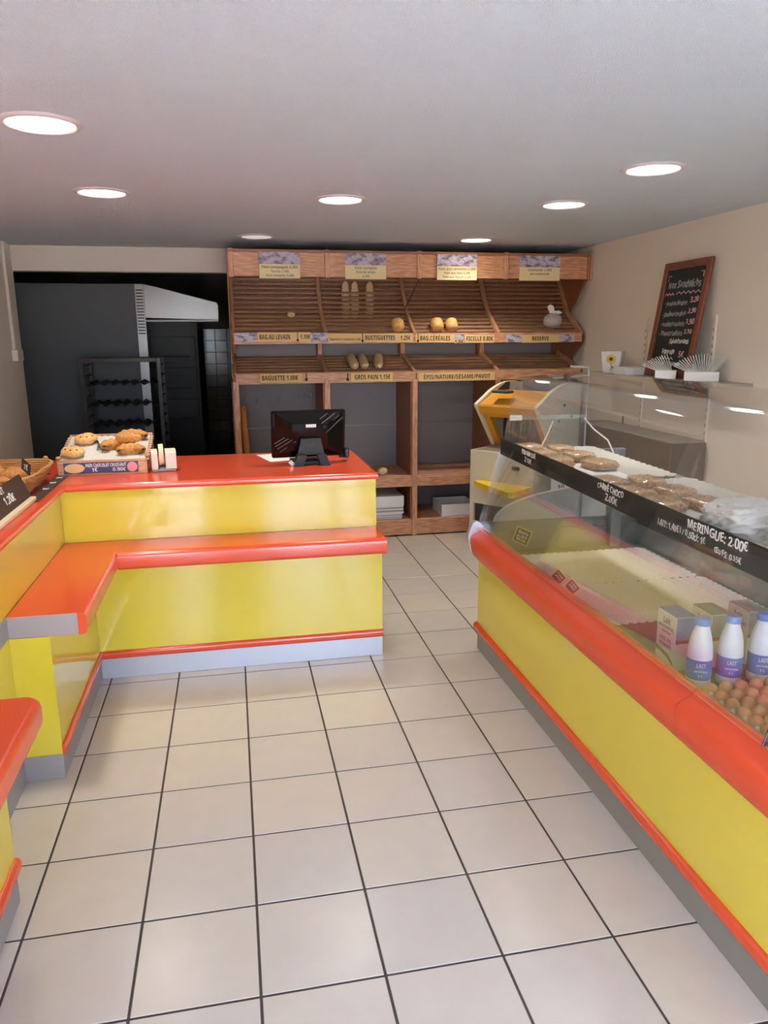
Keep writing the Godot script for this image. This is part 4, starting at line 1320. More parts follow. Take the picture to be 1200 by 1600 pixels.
	bx(st, Vector3(-0.09, 0, -0.115), Vector3(0.09, 0.052, 0.115), 0.002)
	var lb := obj("lid_box", st, M.paper)
	lb.position = Vector3(3.545, 1.40, -1.47)
	tag(lb, "low white box between the sunflower pot and chalkboard", "box")
	lb.rotation.y = -0.1
	k = 0
	for q in [[3.462, -0.88, 0.085, 0.13, "white card box holding a few leaning paper slips, nearer the chalkboard"], [3.535, -0.60, 0.09, 0.20, "white card box holding a wide fan of paper slips"]]:
		var t := thing("slip_box", q[4], "paper holder", Vector3(q[0], 1.40, q[1]), -0.588, "white boxes of paper slips on the wall shelf")
		box_part("box_body", Vector3(-q[3] * 0.5, 0, -q[2] * 0.5), Vector3(q[3] * 0.5, 0.055, q[2] * 0.5), M.paper, t, 0.002)
		var n := 12 if k == 0 else 21
		for j in n:
			var g := j / float(n - 1)
			var a := lerpf(1.2, 0.35, g) if k == 0 else lerpf(1.15, -0.70, g)
			st = new_st()
			var bb := Basis(Vector3.BACK, a)
			cbox(st, Vector3(lerpf(-0.3, 0.3, g) * q[3], 0.045, rng.randf_range(-0.004, 0.004)) + bb * Vector3(0.0, 0.06, 0), Vector3(0.003, 0.115 + 0.01 * (j % 2), q[2] * 0.8), 0.0, bb)
			obj("paper_slip", st, M.paper, t)
		k += 1
	# taupe wall bins
	var w := thing("wall_bin", "taupe four-compartment bin hung low on the right wall", "wall bin", Vector3(XR, 0.74, -1.30))
	box_part("bin_body", Vector3(-0.27, 0.0, -0.645), Vector3(-0.016, 0.262, 0.645), M.taupe, w, 0.004)
	for j in 4:
		box_part("lid", Vector3(-0.262, 0.262, -0.64 + j * 0.322), Vector3(-0.03, 0.274, -0.64 + (j + 1) * 0.322 - 0.006), M.taupe_lid, w, 0.002)
	box_part("lid_hook", Vector3(-0.05, 0.274, -0.40), Vector3(-0.04, 0.33, -0.385), M.dull_steel, w)

# ---------------------------------------------------------------- on the service counter
func croissant(label: String, p: Vector3, turn: float, size: float):
	var st := new_st()
	var n := 26
	var rings := []
	for i in n + 1:
		var u := float(i) / n
		var a := lerpf(-1.25, 1.25, u)
		var c := Vector3(sin(a) * 0.055, 0.0, -cos(a) * 0.055 + 0.03) * size
		var r := (0.006 + 0.026 * sqrt(maxf(0.0, sin(PI * u)))) * size * (1.0 + 0.10 * sin(u * TAU * 4.5))
		var d := Vector3(cos(a), 0, sin(a))
		var s := Vector3(-d.z, 0, d.x)
		var ring := []
		for k in 10:
			var t := TAU * k / 10
			ring.append([c + s * cos(t) * r + Vector3.UP * (sin(t) * r * 0.85 + 0.024 * size), s * cos(t) + Vector3.UP * sin(t)])
		rings.append(ring)
	for i in n:
		for k in 10:
			var l := (k + 1) % 10
			tri(st, rings[i][k][0], rings[i][l][0], rings[i + 1][l][0], rings[i][k][1], rings[i][l][1], rings[i + 1][l][1])
			tri(st, rings[i][k][0], rings[i + 1][l][0], rings[i + 1][k][0], rings[i][k][1], rings[i + 1][l][1], rings[i + 1][k][1])
	var o := obj("croissant", st, M.crust)
	o.position = p
	o.rotation.y = turn
	tag(o, label, "croissant", "croissants on the counter tray")

func bun(label: String, p: Vector3, turn: float, lean: Basis):
	var t := thing("chocolate_bun", label, "pastry", p, turn, "chocolate buns on the counter tray")
	t.basis = lean * t.basis
	var st := new_st()
	lump(st, Vector3(0, 0.026, 0), Vector3(0.062, 0.030, 0.05), func(d: Vector3) -> float: return 1.0 + 0.04 * sin(d.x * 6.0), Basis(), 24, 14)
	obj("bun_body", st, M.crust_light, t)
	for q in [[-0.03, 0.02], [0.0, 0.03], [0.03, 0.022], [-0.01, -0.015], [0.03, -0.02]]:
		st = new_st()
		lump(st, Vector3(q[0], 0.026 + 0.030 * sqrt(maxf(0.0, 1.0 - pow(q[0] / 0.062, 2) - pow(q[1] / 0.05, 2))) - 0.002, q[1]), Vector3(0.006, 0.004, 0.006), null, Basis(), 8, 6)
		obj("chocolate_chip", st, M.chocolate, t)

func counter_things():
	var st: SurfaceTool
	# pastry tray: a sloping wooden crate lined with a doily
	var P := Vector3(-0.02, TOP, -0.62)
	var t := thing("pastry_tray", "sloping wooden pastry tray lined with lace paper and a price front", "tray", P)
	var x0 := -0.222
	var x1 := 0.228
	var zf := 0.135
	var zb := -0.235
	for q in [[x0, x0 + 0.012], [x1 - 0.012, x1]]:
		st = new_st()
		prism(st, [Vector2(zf, 0.0), Vector2(zf, 0.072), Vector2(zb, 0.165), Vector2(zb, 0.0)], "x", q[0], q[1])
		obj("side_board", st, M.pine_z, t)
	box_part("front_board", Vector3(x0, 0.0, zf), Vector3(x1, 0.080, zf + 0.012), M.pine_x, t)
	box_part("back_board", Vector3(x0, 0.0, zb - 0.01), Vector3(x1, 0.170, zb), M.pine_x, t)
	st = new_st()
	prism(st, [Vector2(zf, 0.055), Vector2(zb, 0.150), Vector2(zb, 0.156), Vector2(zf, 0.061)], "x", x0 + 0.012, x1 - 0.012)
	obj("tray_bottom", st, M.pine_x, t)
	st = new_st()
	bx(st, Vector3(x0 + 0.03, 0.010, zf + 0.012), Vector3(x1 - 0.045, 0.068, zf + 0.014), 0.0005)
	var pr := obj("price_front", st, M.navy_print, t)
	letter_at("PAIN CHOCOLAT CROISSANT", 0.018, M.chalk_white, pr, Vector3(0.019, 0.052, zf + 0.0146), Vector3.RIGHT, Vector3.UP, 0.205, 0.5)
	letter_at("1€", 0.020, M.chalk_white, pr, Vector3(-0.04, 0.028, zf + 0.0146), Vector3.RIGHT, Vector3.UP, 0.0, 0.6)
	letter_at("0.90€", 0.020, M.chalk_white, pr, Vector3(0.085, 0.028, zf + 0.0146), Vector3.RIGHT, Vector3.UP, 0.0, 0.6)
	st = new_st()
	lathe(st, [Vector2(0.0, 0.0015), Vector2(0.05, 0.0015), Vector2(0.05, 0.0)], Vector3(-0.138, 0.039, zf + 0.014), 28, Basis(Vector3.RIGHT, PI / 2) * Basis.from_scale(Vector3(1, 1, 0.5)))
	obj("oval_emblem", st, M.label_buff, pr)
	st = new_st()
	lathe(st, [Vector2(0.0, 0.0015), Vector2(0.026, 0.0015), Vector2(0.026, 0.0)], Vector3(0.152, 0.039, zf + 0.014), 28, Basis(Vector3.RIGHT, PI / 2))
	obj("round_seal", st, M.pink_seal, pr)
	for x in [x0 + 0.005, x1 + 0.004]:
		st = new_st()
		lump(st, Vector3(x, 0.092, zf + 0.004), Vector3(0.012, 0.012, 0.012), null, Basis(), 12, 8)
		obj("knob", st, M.wicker, t)
	# lace paper
	var sl := Basis(Vector3.RIGHT, atan2(0.095, 0.37))
	var dn := doily("tray_doily", "lace paper lining the sloping pastry tray", x1 - x0 - 0.01, 0.36, 0.02)
	dn.transform = Transform3D(sl, P + Vector3((x0 + x1) * 0.5, 0.1115, (zf + zb) * 0.5 + 0.004))
	var on_tray := func(x: float, z: float) -> Vector3: return P + Vector3(x, 0.063 + (zf - z) * 0.257 + 0.004, z)
	bun("chocolate chip bun at the back of the pastry tray", on_tray.call(-0.115, -0.13), 0.3, sl)
	bun("chocolate chip bun at the front corner of the pastry tray", on_tray.call(-0.155, 0.05), -0.2, sl)
	croissant("croissant lying flat beside the tongs on the tray", on_tray.call(0.045, -0.02), 0.5, 1.15)
	croissant("croissant at the back of the pile on the tray", on_tray.call(0.13, -0.135), 0.2, 1.3)
	croissant("croissant in the middle of the pile, leaning on others", on_tray.call(0.125, -0.045) + Vector3(0, 0.028, 0), 2.6, 1.2)
	croissant("croissant at the front of the pile by the tray edge", on_tray.call(0.14, 0.055), 0.1, 1.2)
	# tongs
	var tg := thing("pastry_tongs", "small steel tongs with black ring handles on the pastry tray", "tongs", on_tray.call(-0.035, -0.09))
	tg.basis = sl
	st = new_st()
	bx(st, Vector3(-0.014, 0.0, 0.0), Vector3(0.014, 0.012, 0.075), 0.003)
	obj("jaw", st, M.steel, tg)
	for sx in [-1, 1]:
		st = new_st()
		var ring := []
		for i in 16:
			ring.append(Vector3(sx * (0.036 + 0.018 * cos(TAU * i / 16)), 0.012, -0.03 + 0.012 * sin(TAU * i / 16)))
		tube(st, ring, 0.0035, 6, true)
		tube(st, [Vector3(sx * 0.005, 0.008, 0.005), Vector3(sx * 0.022, 0.012, -0.022)], 0.004, 6)
		obj("handle_ring", st, M.matt_black, tg)
	# tape dispenser
	var d := thing("tape_dispenser", "cream desk tape dispenser with a roll standing on the counter", "tape dispenser", Vector3(0.285, TOP, -0.555), 0.12)
	box_part("base", Vector3(-0.062, 0.0, -0.06), Vector3(0.062, 0.016, 0.07), M.grey_strip, d, 0.005)
	for q in [[-0.062, -0.030], [0.010, 0.066]]:
		st = new_st()
		prism(st, [Vector2(0.068, 0.016), Vector2(0.066, 0.10), Vector2(0.055, 0.112), Vector2(-0.02, 0.115), Vector2(-0.055, 0.06), Vector2(-0.058, 0.016)], "x", q[0], q[1])
		obj("cheek", st, M.cream_plastic, d)
	st = new_st()
	lathe(st, [Vector2(0.036, -0.012), Vector2(0.058, -0.012), Vector2(0.058, 0.012), Vector2(0.036, 0.012), Vector2(0.036, -0.012)], Vector3(-0.010, 0.085, 0.0), 32, Basis(Vector3.BACK, PI / 2))
	obj("tape_roll", st, M.label_buff_pale, d)
	box_part("slot_floor", Vector3(-0.022, 0.016, -0.05), Vector3(0.018, 0.022, 0.06), M.grey_strip, d)
	# cash register seen from behind
	var r := thing("cash_register", "black touchscreen cash register seen from behind on the counter", "cash register", Vector3(1.085, TOP, -0.60), 0.06)
	var tilt := Transform3D(Basis(Vector3.RIGHT, 0.20), Vector3(0, 0.03, -0.02))
	st = new_st()
	cbox(st, tilt * Vector3(0, 0.14, -0.012), Vector3(0.42, 0.275, 0.03), 0.008, tilt.basis)
	var scr := obj("screen_housing", st, M.black_plastic, r)
	st = new_st()
	var o1 := [Vector3(-0.20, 0.01, 0.0), Vector3(0.20, 0.01, 0.0), Vector3(0.20, 0.272, 0.0), Vector3(-0.20, 0.272, 0.0)]
	var o2 := [Vector3(-0.10, 0.06, 0.045), Vector3(0.10, 0.06, 0.045), Vector3(0.10, 0.215, 0.045), Vector3(-0.10, 0.215, 0.045)]
	for i in 4:
		var j := (i + 1) % 4
		var nn: Vector3 = (o1[j] - o1[i]).cross(o2[i] - o1[i]).normalized()
		quad(st, tilt * o1[i], tilt * o1[j], tilt * o2[j], tilt * o2[i], tilt.basis * nn)
	quad(st, tilt * o2[0], tilt * o2[1], tilt * o2[2], tilt * o2[3], tilt.basis * Vector3.BACK)
	obj("rear_bulge", st, M.black_plastic, scr)
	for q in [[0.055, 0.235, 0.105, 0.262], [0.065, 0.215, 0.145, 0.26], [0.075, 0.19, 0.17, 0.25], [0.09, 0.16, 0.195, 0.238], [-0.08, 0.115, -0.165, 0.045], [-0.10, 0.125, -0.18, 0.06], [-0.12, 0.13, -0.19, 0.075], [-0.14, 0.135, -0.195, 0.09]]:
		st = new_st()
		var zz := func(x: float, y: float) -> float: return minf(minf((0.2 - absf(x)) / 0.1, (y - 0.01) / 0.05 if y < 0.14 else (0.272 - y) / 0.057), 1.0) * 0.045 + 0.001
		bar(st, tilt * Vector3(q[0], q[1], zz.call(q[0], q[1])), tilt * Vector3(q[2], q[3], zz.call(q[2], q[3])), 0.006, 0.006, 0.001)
		obj("rib", st, M.rib_glint_grey, scr)
	st = new_st()
	cbox(st, tilt * Vector3(0.005, 0.203, 0.0465), Vector3(0.058, 0.018, 0.001), 0.0, tilt.basis)
	obj("sticker", st, M.paper, scr)
	# stand: neck and two feet
	st = new_st()
	prism(st, [Vector2(-0.055, 0.15), Vector2(0.055, 0.15), Vector2(0.075, 0.06), Vector2(-0.075, 0.06)], "z", 0.055, 0.082)
	obj("neck", st, M.dark_plastic, r)
	box_part("neck_slot", Vector3(-0.022, 0.105, 0.082), Vector3(0.022, 0.125, 0.0835), M.matt_black, r, 0.0)
	for sx in [-1, 1]:
		st = new_st()
		prism(st, [Vector2(sx * 0.03, 0.065), Vector2(sx * 0.078, 0.065), Vector2(sx * 0.105, 0.0), Vector2(sx * 0.05, 0.0)], "z", 0.05, 0.115)
		obj("foot", st, M.dark_plastic, r)
	box_part("base_bar", Vector3(-0.10, 0.0, -0.10), Vector3(0.10, 0.02, 0.05), M.dark_plastic, r)
	box_part("card_reader", Vector3(0.205, 0.02, -0.06), Vector3(0.235, 0.075, 0.0), M.black_plastic, r, 0.006)
	box_part("reader_arm", Vector3(0.18, 0.02, -0.04), Vector3(0.21, 0.04, -0.02), M.black_plastic, r)
	st = new_st()
	bx(st, Vector3(-0.10, 0, -0.145), Vector3(0.10, 0.0012, 0.145))
	var ps := obj("paper_sheet", st, M.paper)
	ps.position = Vector3(0.93, TOP, -0.86)
	ps.rotation.y = 0.25
	tag(ps, "white paper sheet lying behind the cash register", "paper")
	st = new_st()
	cbox(st, Vector3(0, 0.016, 0), Vector3(0.022, 0.03, 0.004), 0.001, Basis(Vector3.BACK, 0.7))
	var cr := obj("paper_scrap", st, M.paper)
	cr.position = Vector3(0.978, TOP, -0.515)
	tag(cr, "small crumpled white scrap under the cash register edge", "paper")

	# wicker basket with pastries at the left edge
	var B := Vector3(-0.455, TOP, -0.15)
	var w := thing("wicker_basket", "woven wicker bread basket on the side counter by the wall", "basket", B)
	for ring_k in 9:
		st = new_st()
		var pts := []
		var g := ring_k / 8.0
		var n := 56
		for i in n:
			var a := TAU * i / n
			var ex := 0.17 + 0.05 * g
			var ez := 0.27 + 0.05 * g
			var cx: float = signf(cos(a)) * pow(absf(cos(a)), 0.45)
			var cz: float = signf(sin(a)) * pow(absf(sin(a)), 0.45)
			pts.append(Vector3(cx * ex + 0.004 * (1 if (i + ring_k) % 2 else -1), 0.008 + g * 0.085, cz * ez + 0.004 * (1 if (i + ring_k) % 2 else -1)))
		tube(st, pts, 0.0075, 6, true)
		obj("woven_row", st, M.wicker, w)
	box_part("basket_base", Vector3(-0.165, 0.0, -0.265), Vector3(0.165, 0.008, 0.265), M.wicker, w)
	for q in [[-0.075, -0.19, 0.3, "golden bun at the back of the wicker basket"], [0.075, -0.06, 1.2, "golden bun in the middle of the wicker basket"], [-0.07, 0.05, 0.7, "golden bun at the front of the wicker basket"], [0.06, 0.19, 0.1, "golden bun against the near end of the wicker basket"]]:
		loaf("basket_bun", q[3], "bread", B + Vector3(q[0], 0.055, q[1]), Vector3(0.08, 0.045, 0.065), Basis(Vector3.UP, q[2]), M.crust, "buns in the wicker basket", 2, int(q[2] * 100))
	var kn := thing("counter_clip", "small dark ball clip standing at the counter corner", "clip", Vector3(-0.315, TOP, -0.56))
	st = new_st()
	lump(st, Vector3(0, 0.085, 0), Vector3(0.014, 0.014, 0.014), null, Basis(), 12, 8)
	obj("ball", st, M.wicker, kn)
	st = new_st()
	tube(st, [Vector3(0, 0.0, 0), Vector3(0, 0.08, 0)], 0.004, 6)
	lathe(st, [Vector2(0, 0), Vector2(0.016, 0), Vector2(0.016, 0.004), Vector2(0, 0.004)], Vector3.ZERO, 12)
	obj("stem", st, M.dark_grey, kn)
	# small chalk tag in the basket
	var ct := thing("basket_tag", "small chalk price tag stuck in the wicker basket", "price tag", B + Vector3(0.165, 0.06, 0.08), -0.9)
	st = new_st()
	cbox(st, Vector3(0, 0.06, 0), Vector3(0.085, 0.06, 0.003), 0.001, Basis(Vector3.BACK, -0.35))
	obj("tag_board", st, M.dark_grey, ct)
	letter_at("1€", 0.028, M.chalk_white, ct, Vector3(0, 0.06, 0.0022), Vector3(1, -0.36, 0), Vector3.UP, 0.0, 1.0)
	st = new_st()
	tube(st, [Vector3(0, 0.0, 0), Vector3(0, 0.05, 0)], 0.002, 5)
	obj("tag_stem", st, M.chalk_faint, ct)
	# dark price strip along the counter edge
	var ds := thing("edge_strip", "dark brown price strip lying along the counter edge", "price strip", Vector3(-0.222, TOP, -0.15))
	box_part("strip", Vector3(-0.035, 0.0, -0.33), Vector3(0.03, 0.004, 0.33), M.espresso, ds, 0.001)
	for z in [-0.26, -0.12, 0.04]:
		letter_at("1€", 0.03, M.chalk_white, ds, Vector3(-0.002, 0.0045, z), Vector3(0, 0, -1), Vector3(-1, 0, 0), 0.0, 1.0)
	# slate sign with price, on a wooden foot
	var sg := thing("slate_sign", "long dark slate price sign on a pale wooden foot", "sign", Vector3(-0.235, TOP, 0.50))
	box_part("wooden_foot", Vector3(-0.03, 0.0, -0.36), Vector3(0.028, 0.02, 0.40), M.label_buff_pale, sg, 0.003)
	st = new_st()
	prism(st, [Vector2(0.005, 0.02), Vector2(-0.035, 0.12), Vector2(-0.042, 0.118), Vector2(-0.004, 0.02)], "z", -0.37, 0.40)
	obj("slate", st, M.espresso, sg)
	var su := Vector3(-0.04, 0.10, 0).normalized()
	letter_at("PAIN AU LAIT", 0.03, M.chalk_white, sg, Vector3(-0.028, 0.1046, 0.06), Vector3(0, 0, -1), su, 0.3, 1.0)
	letter_at("1.20€", 0.036, M.chalk_white, sg, Vector3(-0.011, 0.0625, -0.10), Vector3(0, 0, -1), su, 0.14, 1.0)

# ---------------------------------------------------------------- in the display case
func doily(called: String, label: String, w: float, d: float, lobe := 0.022, group := "") -> MeshInstance3D:
	var st := new_st()
	var rim := []
	var nx := int(round(w / (lobe * 1.7)))
	var nz := int(round(d / (lobe * 1.7)))
	var corners := [Vector2(-w * 0.5, -d * 0.5), Vector2(w * 0.5, -d * 0.5), Vector2(w * 0.5, d * 0.5), Vector2(-w * 0.5, d * 0.5)]
	for s in 4:
		var a: Vector2 = corners[s]
		var b: Vector2 = corners[(s + 1) % 4]
		var n := nx if s % 2 == 0 else nz
		var dir := (b - a) / n
		var out := Vector2(dir.y, -dir.x).normalized()
		for i in n:
			for k in 4:
				var t := k / 4.0
				rim.append(a + dir * (i + t) + out * (sin(PI * t) * lobe * 0.7))
	prism(st, rim, "y", 0.0, 0.0022)
	var o := obj(called, st, M.doily_paper)
	tag(o, label, "lace paper", group)
	return o

func chalk_tag(called: String, label: String, p: Vector3, turn: float, size: float, lines: Array, roll := 0.0):
	var t := thing(called, label, "price tag", p, turn, "chalk price tags in the display case")
	var st := new_st()
	lathe(st, [Vector2(0.0, 0.0), Vector2(0.014, 0.0), Vector2(0.012, 0.006), Vector2(0.003, 0.008), Vector2(0.002, 0.05), Vector2(0.0, 0.05)], Vector3.ZERO, 14)
	obj("clear_stem", st, M.clear_stem, t)
	var b := Basis(Vector3.BACK, roll)
	var c := Vector3(0, 0.045 + size * 0.62, 0)
	st = new_st()
	cbox(st, c, Vector3(size + 0.012, size + 0.012, 0.004), 0.001, b)
	obj("tag_frame", st, M.label_buff, t)
	st = new_st()
	cbox(st, c + Vector3(0, 0, 0.002), Vector3(size, size, 0.003), 0.0, b)
	obj("tag_slate", st, M.espresso, t)
	for i in lines.size():
		letter_at(lines[i], size * 0.2, M.chalk_white, t, c + b * Vector3(0, size * (0.26 - 0.28 * i), 0) + Vector3(0, 0, 0.0038), b.x, b.y, size * 0.75, 1.0)

func case_things():
	var st: SurfaceTool
	# lace papers on the deck
	var dl := doily("deck_doily", "large lace paper at the far end of the case deck", 0.69, 0.50, 0.026, "lace papers on the case deck")
	dl.position = Vector3(2.465, DECK + 0.0004, 0.32)
	dl = doily("deck_doily", "lace paper in the middle of the deck along the front glass", 0.40, 0.47, 0.022, "lace papers on the case deck")
	dl.position = Vector3(2.285, DECK + 0.0004, 0.825)
	dl = doily("deck_doily", "lace paper in the middle of the deck along the rear", 0.33, 0.47, 0.022, "lace papers on the case deck")
	dl.position = Vector3(2.665, DECK + 0.0004, 0.83)
	chalk_tag("chalk_tag", "brown chalk tag reading three lines at the far deck corner", Vector3(2.147, DECK, 0.01), -0.55, 0.075, ["Bonty", "au choix", "1€50"], -0.35)
	chalk_tag("chalk_tag", "small patterned chalk tag beside the front glass, further one", Vector3(2.066, DECK, 0.66), -1.0, 0.05, ["1.80€", "pièce"], -0.7)
	chalk_tag("chalk_tag", "small patterned chalk tag beside the front glass, nearer the milk", Vector3(2.066, DECK, 0.80), -1.0, 0.05, ["2.00€", "pièce"], -0.7)
	# milk cartons
	var k := 0
	for q in [[2.148, "white and blue milk carton standing alone with printed side", "carton_blue"], [2.282, "teal topped milk carton behind the second milk bottle", "carton_teal"], [2.425, "teal topped milk carton behind the third milk bottle", "carton_teal"]]:
		var t := thing("milk_carton", q[1], "milk carton", Vector3(q[0], DECK, 1.447), 0.0, "milk cartons in the display case")
		var hx := 0.038
		var hz := 0.058
		box_part("carton_body", Vector3(-hx, 0.0, -hz), Vector3(hx, 0.194, hz), M.carton_board, t, 0.002)
		box_part("printed_top", Vector3(-hx + 0.001, 0.194, -hz + 0.001), Vector3(hx - 0.001, 0.196, hz - 0.001), M[q[2]], t, 0.0)
		box_part("colour_band", Vector3(-hx + 0.001, 0.112, hz), Vector3(hx - 0.001, 0.193, hz + 0.0008), M[q[2]], t, 0.0)
		box_part("thin_band", Vector3(-hx + 0.001, 0.10, hz), Vector3(hx - 0.001, 0.112, hz + 0.0008), M.dark_grey if k == 0 else M.carton_red, t, 0.0)
		for w in [["Lait", 0.165, 0.022, 0.045], ["demi-écrémé U.H.T.", 0.142, 0.012, 0.095], ["stérilisé", 0.124, 0.009, 0.055], ["AVEC DES", 0.096, 0.014, 0.07], ["VITAMINES", 0.076, 0.014, 0.075]]:
			letter_at(w[0], w[2], M.grey_ink, t, Vector3(-hx - 0.0006, w[1], 0.0), Vector3.BACK, Vector3.UP, w[3])
		st = new_st()
		prism(st, [Vector2(-0.054, 0.062), Vector2(-0.02, 0.056), Vector2(0.02, 0.050), Vector2(0.05, 0.030), Vector2(0.055, 0.018), Vector2(0.01, 0.036), Vector2(-0.03, 0.044), Vector2(-0.054, 0.044)], "x", -hx - 0.0008, -hx)
		obj("hill_print", st, M.grey_ink, t)
		st = new_st()
		prism(st, [Vector2(-0.012, 0.195), Vector2(0.012, 0.195), Vector2(0.012, 0.196), Vector2(-0.012, 0.196)], "x", -hx + 0.01, hx - 0.01)
		k += 1
	# milk bottles
	k = 0
	for q in [[2.128, 1.618], [2.238, 1.620], [2.352, 1.622]]:
		var t := thing("milk_bottle", ["white milk bottle with blue label, left of the row beside the carton", "white milk bottle with blue label, second from the lone carton", "white milk bottle with blue label, third from the lone carton"][k], "milk bottle", Vector3(q[0], DECK, q[1]), -0.45, "milk bottles in the display case")
		st = new_st()
		lathe(st, [Vector2(0.0, 0.002), Vector2(0.030, 0.0), Vector2(0.037, 0.006), Vector2(0.0395, 0.02), Vector2(0.0395, 0.115), Vector2(0.039, 0.125), Vector2(0.0365, 0.15), Vector2(0.031, 0.178), Vector2(0.025, 0.198), Vector2(0.0205, 0.212), Vector2(0.0195, 0.222), Vector2(0.0, 0.222)], Vector3.ZERO, 32)
		obj("bottle_body", st, M.milk_white, t)
		st = new_st()
		lathe(st, [Vector2(0.0235, 0.216), Vector2(0.0245, 0.219), Vector2(0.0245, 0.234), Vector2(0.022, 0.239), Vector2(0.0, 0.240)], Vector3.ZERO, 28)
		obj("cap", st, M.cap_blue, t)
		st = new_st()
		lathe(st, [Vector2(0.0400, 0.036), Vector2(0.0402, 0.104)], Vector3.ZERO, 32)
		var lab := obj("label_wrap", st, M.milk_blue, t)
		for w in [["LAIT", 0.088, 0.014, 0.03], ["demi-écrémé", 0.068, 0.007, 0.04], ["1 L", 0.052, 0.009, 0.016]]:
			letter_at(w[0], w[2], M.chalk_white, lab, Vector3(0, w[1], 0.0412), Vector3.RIGHT, Vector3.UP, w[3])
		k += 1
	# egg tray: pulp board with peaks, and the eggs
	var tx := 2.070
	var tz := 1.705
	var pit := 0.0535
	var et := thing("egg_tray", "grey pulp egg tray beside the front glass", "egg tray", Vector3(tx, DECK, tz))
	st = new_st()
	bx(st, Vector3(0, 0.004, 0), Vector3(6 * pit, 0.018, 6 * pit), 0.003)
	obj("tray_base", st, M.egg_board, et)
	for i in 7:
		for j in 7:
			st = new_st()
			var r := 0.014 if i > 0 and i < 6 and j > 0 and j < 6 else 0.012
			var c := Vector3(clampf(i * pit, 0.010, 6 * pit - 0.010), 0.0, clampf(j * pit, 0.010, 6 * pit - 0.010))
			lathe(st, [Vector2(r + 0.012, 0.016), Vector2(r, 0.03), Vector2(0.006, 0.048), Vector2(0.0, 0.050)], c, 8)
			obj("peak", st, M.egg_board, et)
	var em := new_st()
	lump(em, Vector3.ZERO, Vector3(0.0225, 0.029, 0.0225), func(d: Vector3) -> float: return 1.0 - 0.10 * d.y * (1.0 if d.y > 0 else 0.3), Basis(), 20, 14)
	var egg := em.commit()
	var words := ["first", "second", "third", "fourth", "fifth", "sixth"]
	for i in 6:
		for j in 6:
			var o := obj("egg", egg, M.egg_shell if rng.randf() < 0.6 else M.egg_shell_pale)
			o.position = Vector3(tx + (i + 0.5) * pit, DECK + 0.012 + 0.029, tz + (j + 0.5) * pit)
			o.rotation = Vector3(rng.randf_range(-0.2, 0.2), rng.randf_range(0, 6), rng.randf_range(-0.2, 0.2))
			tag(o, "brown egg in the tray, %s row from the front glass, %s from the milk bottles" % [words[i], words[j]], "egg", "brown eggs in the pulp tray")
	# --- on the inner shelf
	# lace papers at the back of the shelf
	for q in [[2.44, 0.36, 0.19, 0.80, "lace paper on the inner shelf under the first pastries"], [2.455, 1.20, 0.20, 0.72, "lace paper with notes along the rear of the inner shelf"]]:
		var o := doily("shelf_doily", q[4], q[2], q[3], 0.03, "lace papers on the inner shelf")
		o.transform = Transform3D(Basis(Vector3.RIGHT, 0.0165), Vector3(q[0], shelf_y(q[1]) + 0.0085, q[1]))
	# flat tray and wrapped pastries
	for q in [[2.19, 0.40, 0.27, 0.86, "silver pastry tray with promesse slices on the inner shelf", 0], [2.20, 1.17, 0.29, 0.60, "silver pastry tray with carré choco on the inner shelf", 1]]:
		st = new_st()
		cbox(st, Vector3.ZERO, Vector3(q[2], 0.006, q[3]), 0.002)
		var o := obj("pastry_board", st, M.paper)
		o.transform = Transform3D(Basis(Vector3.RIGHT, 0.0165), Vector3(q[0], shelf_y(q[1]) + 0.0125, q[1]))
		tag(o, q[4], "tray", "pastry trays on the inner shelf")
	var nz := FastNoiseLite.new()
	nz.seed = 12
	nz.frequency = 3.0
	k = 0
	for q in [[2.135, 0.08, 0.11, 0.12, 0.2], [2.275, 0.15, 0.11, 0.13, -0.15], [2.13, 0.27, 0.105, 0.12, 0.2], [2.275, 0.36, 0.11, 0.13, 0.1], [2.13, 0.47, 0.105, 0.13, -0.2], [2.27, 0.58, 0.115, 0.14, 0.15]]:
		slab_pastry("wrapped_slice", ["flaky promesse slice in film, furthest on its tray", "flaky promesse slice in film, second on its tray, behind", "flaky promesse slice in film, third on its tray, at the strip", "flaky promesse slice in film, fourth on its tray, behind", "flaky promesse slice in film, fifth on its tray, at the strip", "flaky promesse slice in film, last before the carré choco"][k], q, 0.036, nz, "promesse slices on the inner shelf")
		k += 1
	k = 0
	for q in [[2.125, 0.95, 0.105, 0.135, 0.04], [2.275, 0.97, 0.11, 0.135, -0.05], [2.13, 1.14, 0.11, 0.14, 0.05], [2.28, 1.165, 0.11, 0.135, 0.0], [2.13, 1.335, 0.11, 0.14, -0.04], [2.28, 1.355, 0.105, 0.135, 0.04]]:
		slab_pastry("chocolate_square", ["pale brown carré choco square, far end by the strip", "pale brown carré choco square, far end behind", "pale brown carré choco square, middle by the strip", "pale brown carré choco square, middle behind", "pale brown carré choco square, near end by the strip", "pale brown carré choco square, near end behind"][k], q, 0.034, nz, "carré choco squares on the inner shelf")
		k += 1
	# meringues in white paper
	k = 0
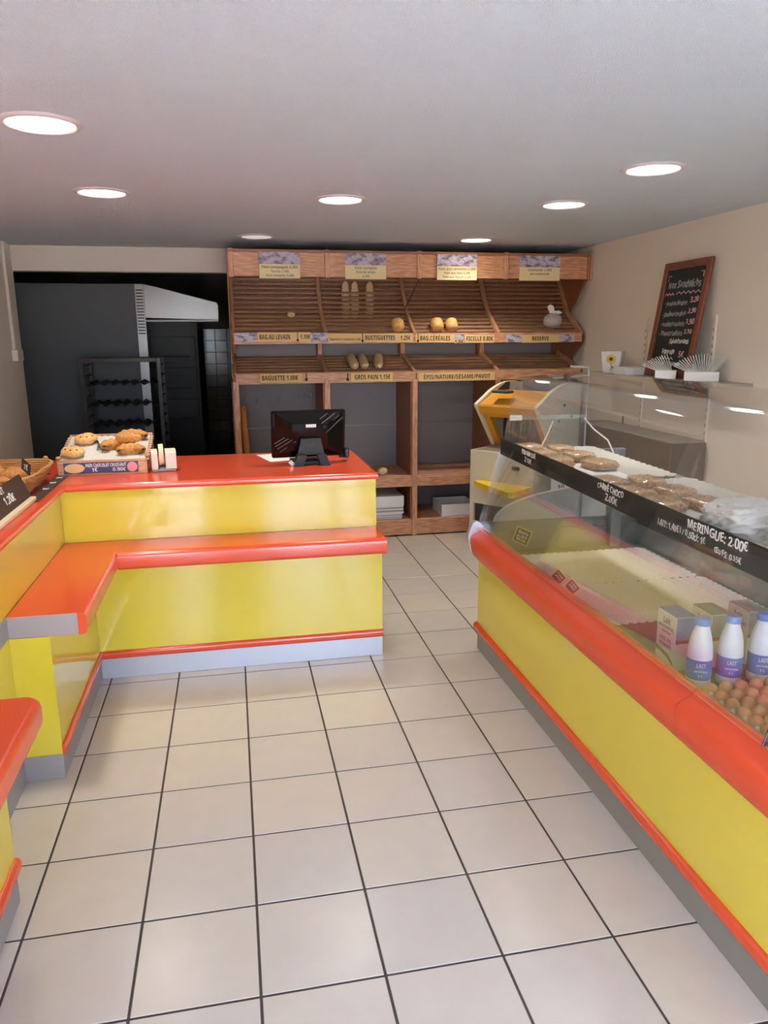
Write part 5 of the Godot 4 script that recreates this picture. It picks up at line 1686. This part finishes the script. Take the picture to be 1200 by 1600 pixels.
	for q in [[2.20, 1.69, 0.13, 0.10, 0.14], [2.23, 1.95, 0.14, 0.11, 0.13], [2.22, 2.22, 0.14, 0.11, 0.13]]:
		st = new_st()
		var sd := k * 3.7
		lump(st, Vector3(0, q[3] * 0.55, 0), Vector3(q[2], q[3] * 0.62, q[4]), func(d: Vector3) -> float:
			var ridge := 1.0 - absf(nz.get_noise_3d(d.x * 0.8 + sd, d.y * 0.8, d.z * 0.8))
			var side := pow(pow(absf(d.x), 4.0) + pow(absf(d.z), 4.0) + pow(absf(d.y), 4.0), -0.25)
			return minf(side, 1.25) * 0.86 * (0.80 + 0.26 * ridge * ridge), Basis(), 48, 32)
		var o := obj("meringue_bag", st, M.white_bag)
		o.position = Vector3(q[0], shelf_y(q[1]) + 0.0135, q[1])
		tag(o, ["white paper bag of meringues, first beside the carré choco", "white paper bag of meringues, second above the milk", "white paper bag of meringues, third at the near glass joint"][k], "bag", "meringue bags on the inner shelf")
		k += 1

func slab_pastry(called: String, label: String, q: Array, h: float, nz: FastNoiseLite, group: String):
	var t := thing(called, label, "pastry", Vector3(q[0], shelf_y(q[1]) + 0.0155, q[1]), q[4], group)
	var st := new_st()
	lump(st, Vector3(0, h * 0.5, 0), Vector3(q[2] * 0.62, h * 0.6, q[3] * 0.62), func(d: Vector3) -> float:
		var m := pow(pow(absf(d.x), 6.0) + pow(absf(d.y), 6.0) + pow(absf(d.z), 6.0), -1.0 / 6.0)
		return minf(m, 1.35) * 0.80 * (1.0 + 0.16 * nz.get_noise_3d(d.x + q[0] * 9, d.y * 2.0, d.z + q[1] * 9) + 0.20 * absf(nz.get_noise_3d(d.x * 2.6 + q[1] * 7, d.y * 5.0, d.z * 2.6))), Basis(), 40, 24)
	obj("pastry", st, M.flaky_pastry, t)
	st = new_st()
	lump(st, Vector3(0, h * 0.55, 0), Vector3(q[2] * 0.68, h * 0.75, q[3] * 0.70), func(d: Vector3) -> float:
		var m := pow(pow(absf(d.x), 5.0) + pow(absf(d.y), 5.0) + pow(absf(d.z), 5.0), -1.0 / 5.0)
		return minf(m, 1.3) * 0.82 * (1.0 + 0.16 * nz.get_noise_3d(d.x * 3.0 + q[0] * 5, d.y * 2.0, d.z * 3.0 + q[1] * 5)), Basis(), 28, 14)
	obj("film_wrap", st, M.clear_film, t)
